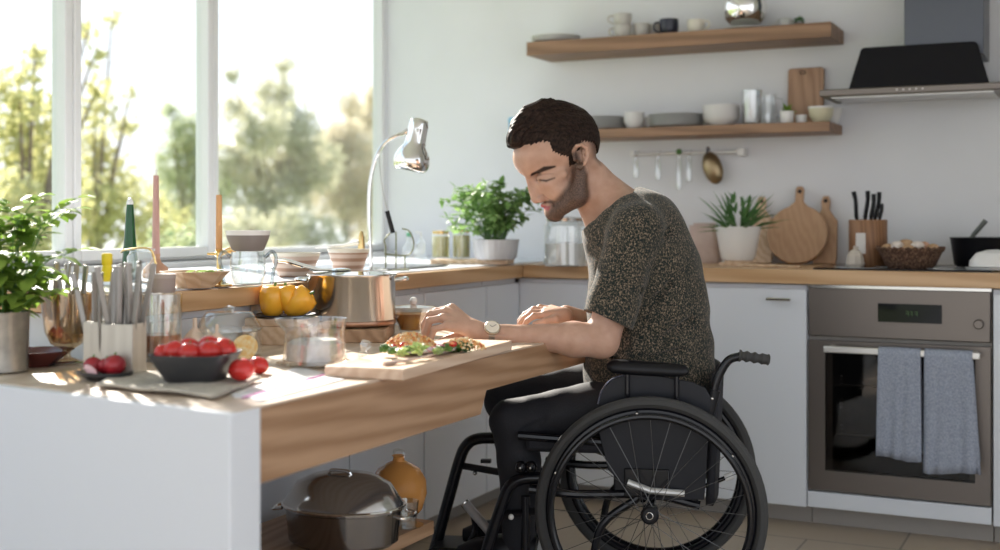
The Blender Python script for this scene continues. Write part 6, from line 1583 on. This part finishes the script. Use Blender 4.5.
# comb furrows running back from the forehead
ang = np.arctan2(iy_ - 158, ix_ - 560)
rad_ = np.hypot(ix_ - 566, (iy_ - 168)) + 2.2 * np.sin(ix_ * 0.13 + La * 0.12) + 1.2 * np.sin(iy_ * 0.3 + 2)
fade_ = np.clip((150 - iy_) / 14, 0.15, 1) * np.clip((590 - ix_) / 25, 0.25, 1)
strand = np.sin(rad_ * 1.25 + La * 0.35) + 0.7 * np.sin(rad_ * 2.3 - La * 0.5 + 1.0)
H.g += (strand * 0.0017 * fade_).astype(np.float32)
P2, F2 = H.surf()
m = mat('dark_hair', rough=0.6, spec=0.12); n, l, b = nodes(m)
hv = n.new('ShaderNodeTexCoord'); vr = n.new('ShaderNodeMapping'); l.new(hv.outputs['Object'], vr.inputs[0])
vr.inputs['Rotation'].default_value = (0, 0, -math.atan2(HD.y, HD.x)); vr.inputs['Scale'].default_value = (30, 330, 120)
f = noise(m, vr.outputs[0], 1.0, 3)
l.new(ramp(m, f, [(0.35, (0.010, 0.006, 0.005)), (0.7, (0.042, 0.025, 0.018))]), b.inputs['Base Color']); bump(m, f, 0.6, 0.003)
skin_mesh('hair', P2, F2, m, man, None, 1)

# ---- T-shirt
T = Field((-0.24, -0.34, 0.50), (0.36, 0.36, 1.22), 0.0036)
torso(T, 0.0)
hemL = LS + (LE - LS) * 0.80; hemR = RS + (RE - RS) * 0.75
T.ell(wp(614, 236, 0.0), (pr(27), 0.11, pr(21)), [FW, LF, UP], 0.04)
T.cap(LS, hemL, 0.066, 0.071, 0.03); T.cap(RS, hemR, 0.066, 0.070, 0.03)
T.cap(wp(650, 378, 0.0), wp(600, 377, 0.0), 0.08, 0.03, 0.05)
# creases
for a, c_, r_ in [((600, 262, .17), (618, 250, .2), .010), ((612, 300, .25), (640, 290, .22), .009), ((640, 318, .19), (668, 285, .16), .010), ((655, 345, .18), (690, 320, .12), .010), ((640, 362, .18), (680, 350, .15), .009),
                  ((592, 285, .12), (600, 262, .15), .008), ((645, 250, .20), (668, 232, .14), .009), ((625, 330, .18), (645, 345, .18), .009), ((600, 350, .1), (620, 362, .15), .009)]:
    T.cap(wp(*a), wp(*c_), r_, r_ * 0.6, 0.018, 's')
X, Y, Z = T.grid()
T.g += (0.0013 * np.sin(X * 38 + Z * 21 + 1.0) * np.sin(Y * 30 - Z * 26) + 0.0009 * np.sin(X * 71 - Z * 63 + 2.0 * np.sin(Y * 20))).astype(np.float32)
def plane_cut(fl, p, nrm, lim=None):
    X, Y, Z = fl.grid(); p = fl.to_l(p); nn = PB @ np.array(Vector(nrm).normalized())
    d = (X - p[0]) * nn[0] + (Y - p[1]) * nn[1] + (Z - p[2]) * nn[2]
    if lim is not None:
        q, R_ = fl.to_l(lim[0]), lim[1]
        near_ = ((X - q[0]) ** 2 + (Y - q[1]) ** 2 + (Z - q[2]) ** 2) < R_ ** 2
        fl.g = np.where(near_, np.maximum(fl.g, d), fl.g).astype(np.float32)
    else: fl.g = np.maximum(fl.g, d).astype(np.float32)
plane_cut(T, hemL, LE - LS + Vector((-0.05, 0, 0)), (hemL + (LE - LS) * 0.25, 0.105)); plane_cut(T, hemR, RE - RS, (hemR + (RE - RS) * 0.25, 0.10))
# neckline: a tilted ring around the neck
nq = wp(616, 204.5, 0.0); ax_ = (imR * -34 + UP * 42).normalized()
plane_cut(T, nq, ax_, (nq + ax_ * 0.05, 0.13))
T.cap(nq - ax_ * 0.02, nq + ax_ * 0.08, 0.0665, 0.066, 0.004, 's')
plane_cut(T, (0, 0, 0.53), (0, 0, -1))
P3, F3 = T.surf()
m = mat('speckled_jersey', rough=0.92, spec=0.1); n, l, b = nodes(m)
f = noise(m, coord(m, (1, 1, 0.8)), 250, 2, 0.5, 0.6)
f2 = noise(m, coord(m, (1, 1, 1), rot=(0.5, 0.2, 0.1)), 6, 2)
c = ramp(m, f, [(0.0, (0.011, 0.016, 0.016)), (0.46, (0.018, 0.025, 0.023)), (0.55, (0.085, 0.07, 0.05)), (0.66, (0.25, 0.19, 0.14))])
l.new(c, b.inputs['Base Color']); bump(m, f, 0.25, 0.002)
b.inputs['Sheen Weight'].default_value = 0.15
skin_mesh('t_shirt', P3, F3, m, man, None, 1)
cuff = LE - LS

# ---- trousers
Q = Field((-0.20, -0.28, 0.06), (0.60, 0.30, 0.80), 0.0045)
hipL, hipR = wp(640, 402, 0.10), wp(640, 380, -0.10)
kL, kR = wp(512, 421, 0.115), wp(505, 399, -0.08)
Q.cap(wp(655, 398, 0.07), wp(655, 398, -0.07), 0.11, 0.11, 0.03)
Q.cap(hipL, kL, 0.083, 0.060, 0.03); Q.cap(hipR, kR, 0.080, 0.060, 0.03)
aL, aR = wp(518, 560, 0.11), wp(520, 560, -0.08)
aL.z = aR.z = 0.17
Q.cap(kL, kL + (aL - kL) * 0.35 - FW * 0.015, 0.058, 0.058, 0.02); Q.cap(kL + (aL - kL) * 0.35 - FW * 0.015, aL, 0.058, 0.044, 0.02)
Q.cap(kR, kR + (aR - kR) * 0.35 - FW * 0.015, 0.056, 0.056, 0.02); Q.cap(kR + (aR - kR) * 0.35 - FW * 0.015, aR, 0.056, 0.044, 0.02)
for a, c_ in [((540, 428), (528, 440)), ((545, 420), (524, 430)), ((534, 445), (520, 452))]:
    Q.cap(wp(*a, 0.18), wp(*c_, 0.175), 0.006, 0.004, 0.01, 's')
X, Y, Z = Q.grid(); Q.g += (0.0018 * np.sin(X * 60 + Z * 55) * np.sin(Y * 50 + X * 30)).astype(np.float32)
P4, F4 = Q.surf()
skin_mesh('trousers', P4, F4, speckled('black_twill', [(0.3, (0.012, 0.012, 0.016)), (0.7, (0.02, 0.02, 0.026))], 300, 0.75, 0.15), man, None, 1)
for a_p, s in ((aL, 0.11), (aR, -0.08)):
    S_ = MB(); f0 = (a_p - CHC).dot(FW)
    pts = [W(f0 - 0.05, s, 0.155), W(f0 - 0.01, s, 0.16), W(f0 + 0.05, s, 0.15), W(f0 + 0.12, s, 0.14), W(f0 + 0.17, s, 0.135)]
    S_.tube(pts, [0.03, 0.042, 0.042, 0.038, 0.02], 14, flat=0.85); S_.build('shoe', M_bmat, man, origin=O)
# ---- wristwatch
wd = (LE - LWR).normalized(); wc0 = LWR + wd * 0.006
e1 = wd.cross(LF).normalized(); e1 = e1 if e1.z > 0 else -e1; e2 = wd.cross(e1)
if e2.dot(LF) < 0: e2 = -e2
n_ = 30; band = MB()
for i in range(n_):
    a = 2 * PI * i / n_ + 0.1; c = wc0 + e1 * (0.0285 * math.cos(a)) + e2 * (0.0275 * math.sin(a))
    R = np.column_stack([np.array(wd), np.array(-e1 * math.sin(a) + e2 * math.cos(a)), np.array(e1 * math.cos(a) + e2 * math.sin(a))])
    band.box(c, (0.017 if i % 2 else 0.015, 0.0052, 0.003), R)
wb_ = band.build('watch_strap', mat('watch_steel', (0.30, 0.27, 0.24), 0.3, 0.9), man, origin=O)
wdir = (e1 * 0.62 + e2 * 0.78).normalized(); Rw = frame_to(wdir); cc = wc0 + wdir * 0.026
MB().lathe([(0, 0), (0.0200, 0), (0.0215, 0.003), (0.0215, 0.007), (0.0195, 0.0095), (0, 0.0095)], cc, 32, Rw).build('watch_case', mat('watch_gold', (0.72, 0.62, 0.48), 0.25, 0.9), wb_, origin=O)
MB().lathe([(0, 0.0098), (0.0178, 0.0098)], cc, 32, Rw).build('watch_dial', mat('watch_dial', (0.72, 0.66, 0.56), 0.4), wb_, origin=O)
hands_ = MB()
for a, L_ in ((0.6, 0.013), (2.4, 0.009)):
    v1 = Rw @ np.array((math.cos(a), math.sin(a), 0)); c = np.array(cc) + Rw[:, 2] * 0.0102
    hands_.tube([c, c + v1 * L_], 0.0006, 5)
hands_.build('watch_hands', M_bmat, wb_, origin=O)
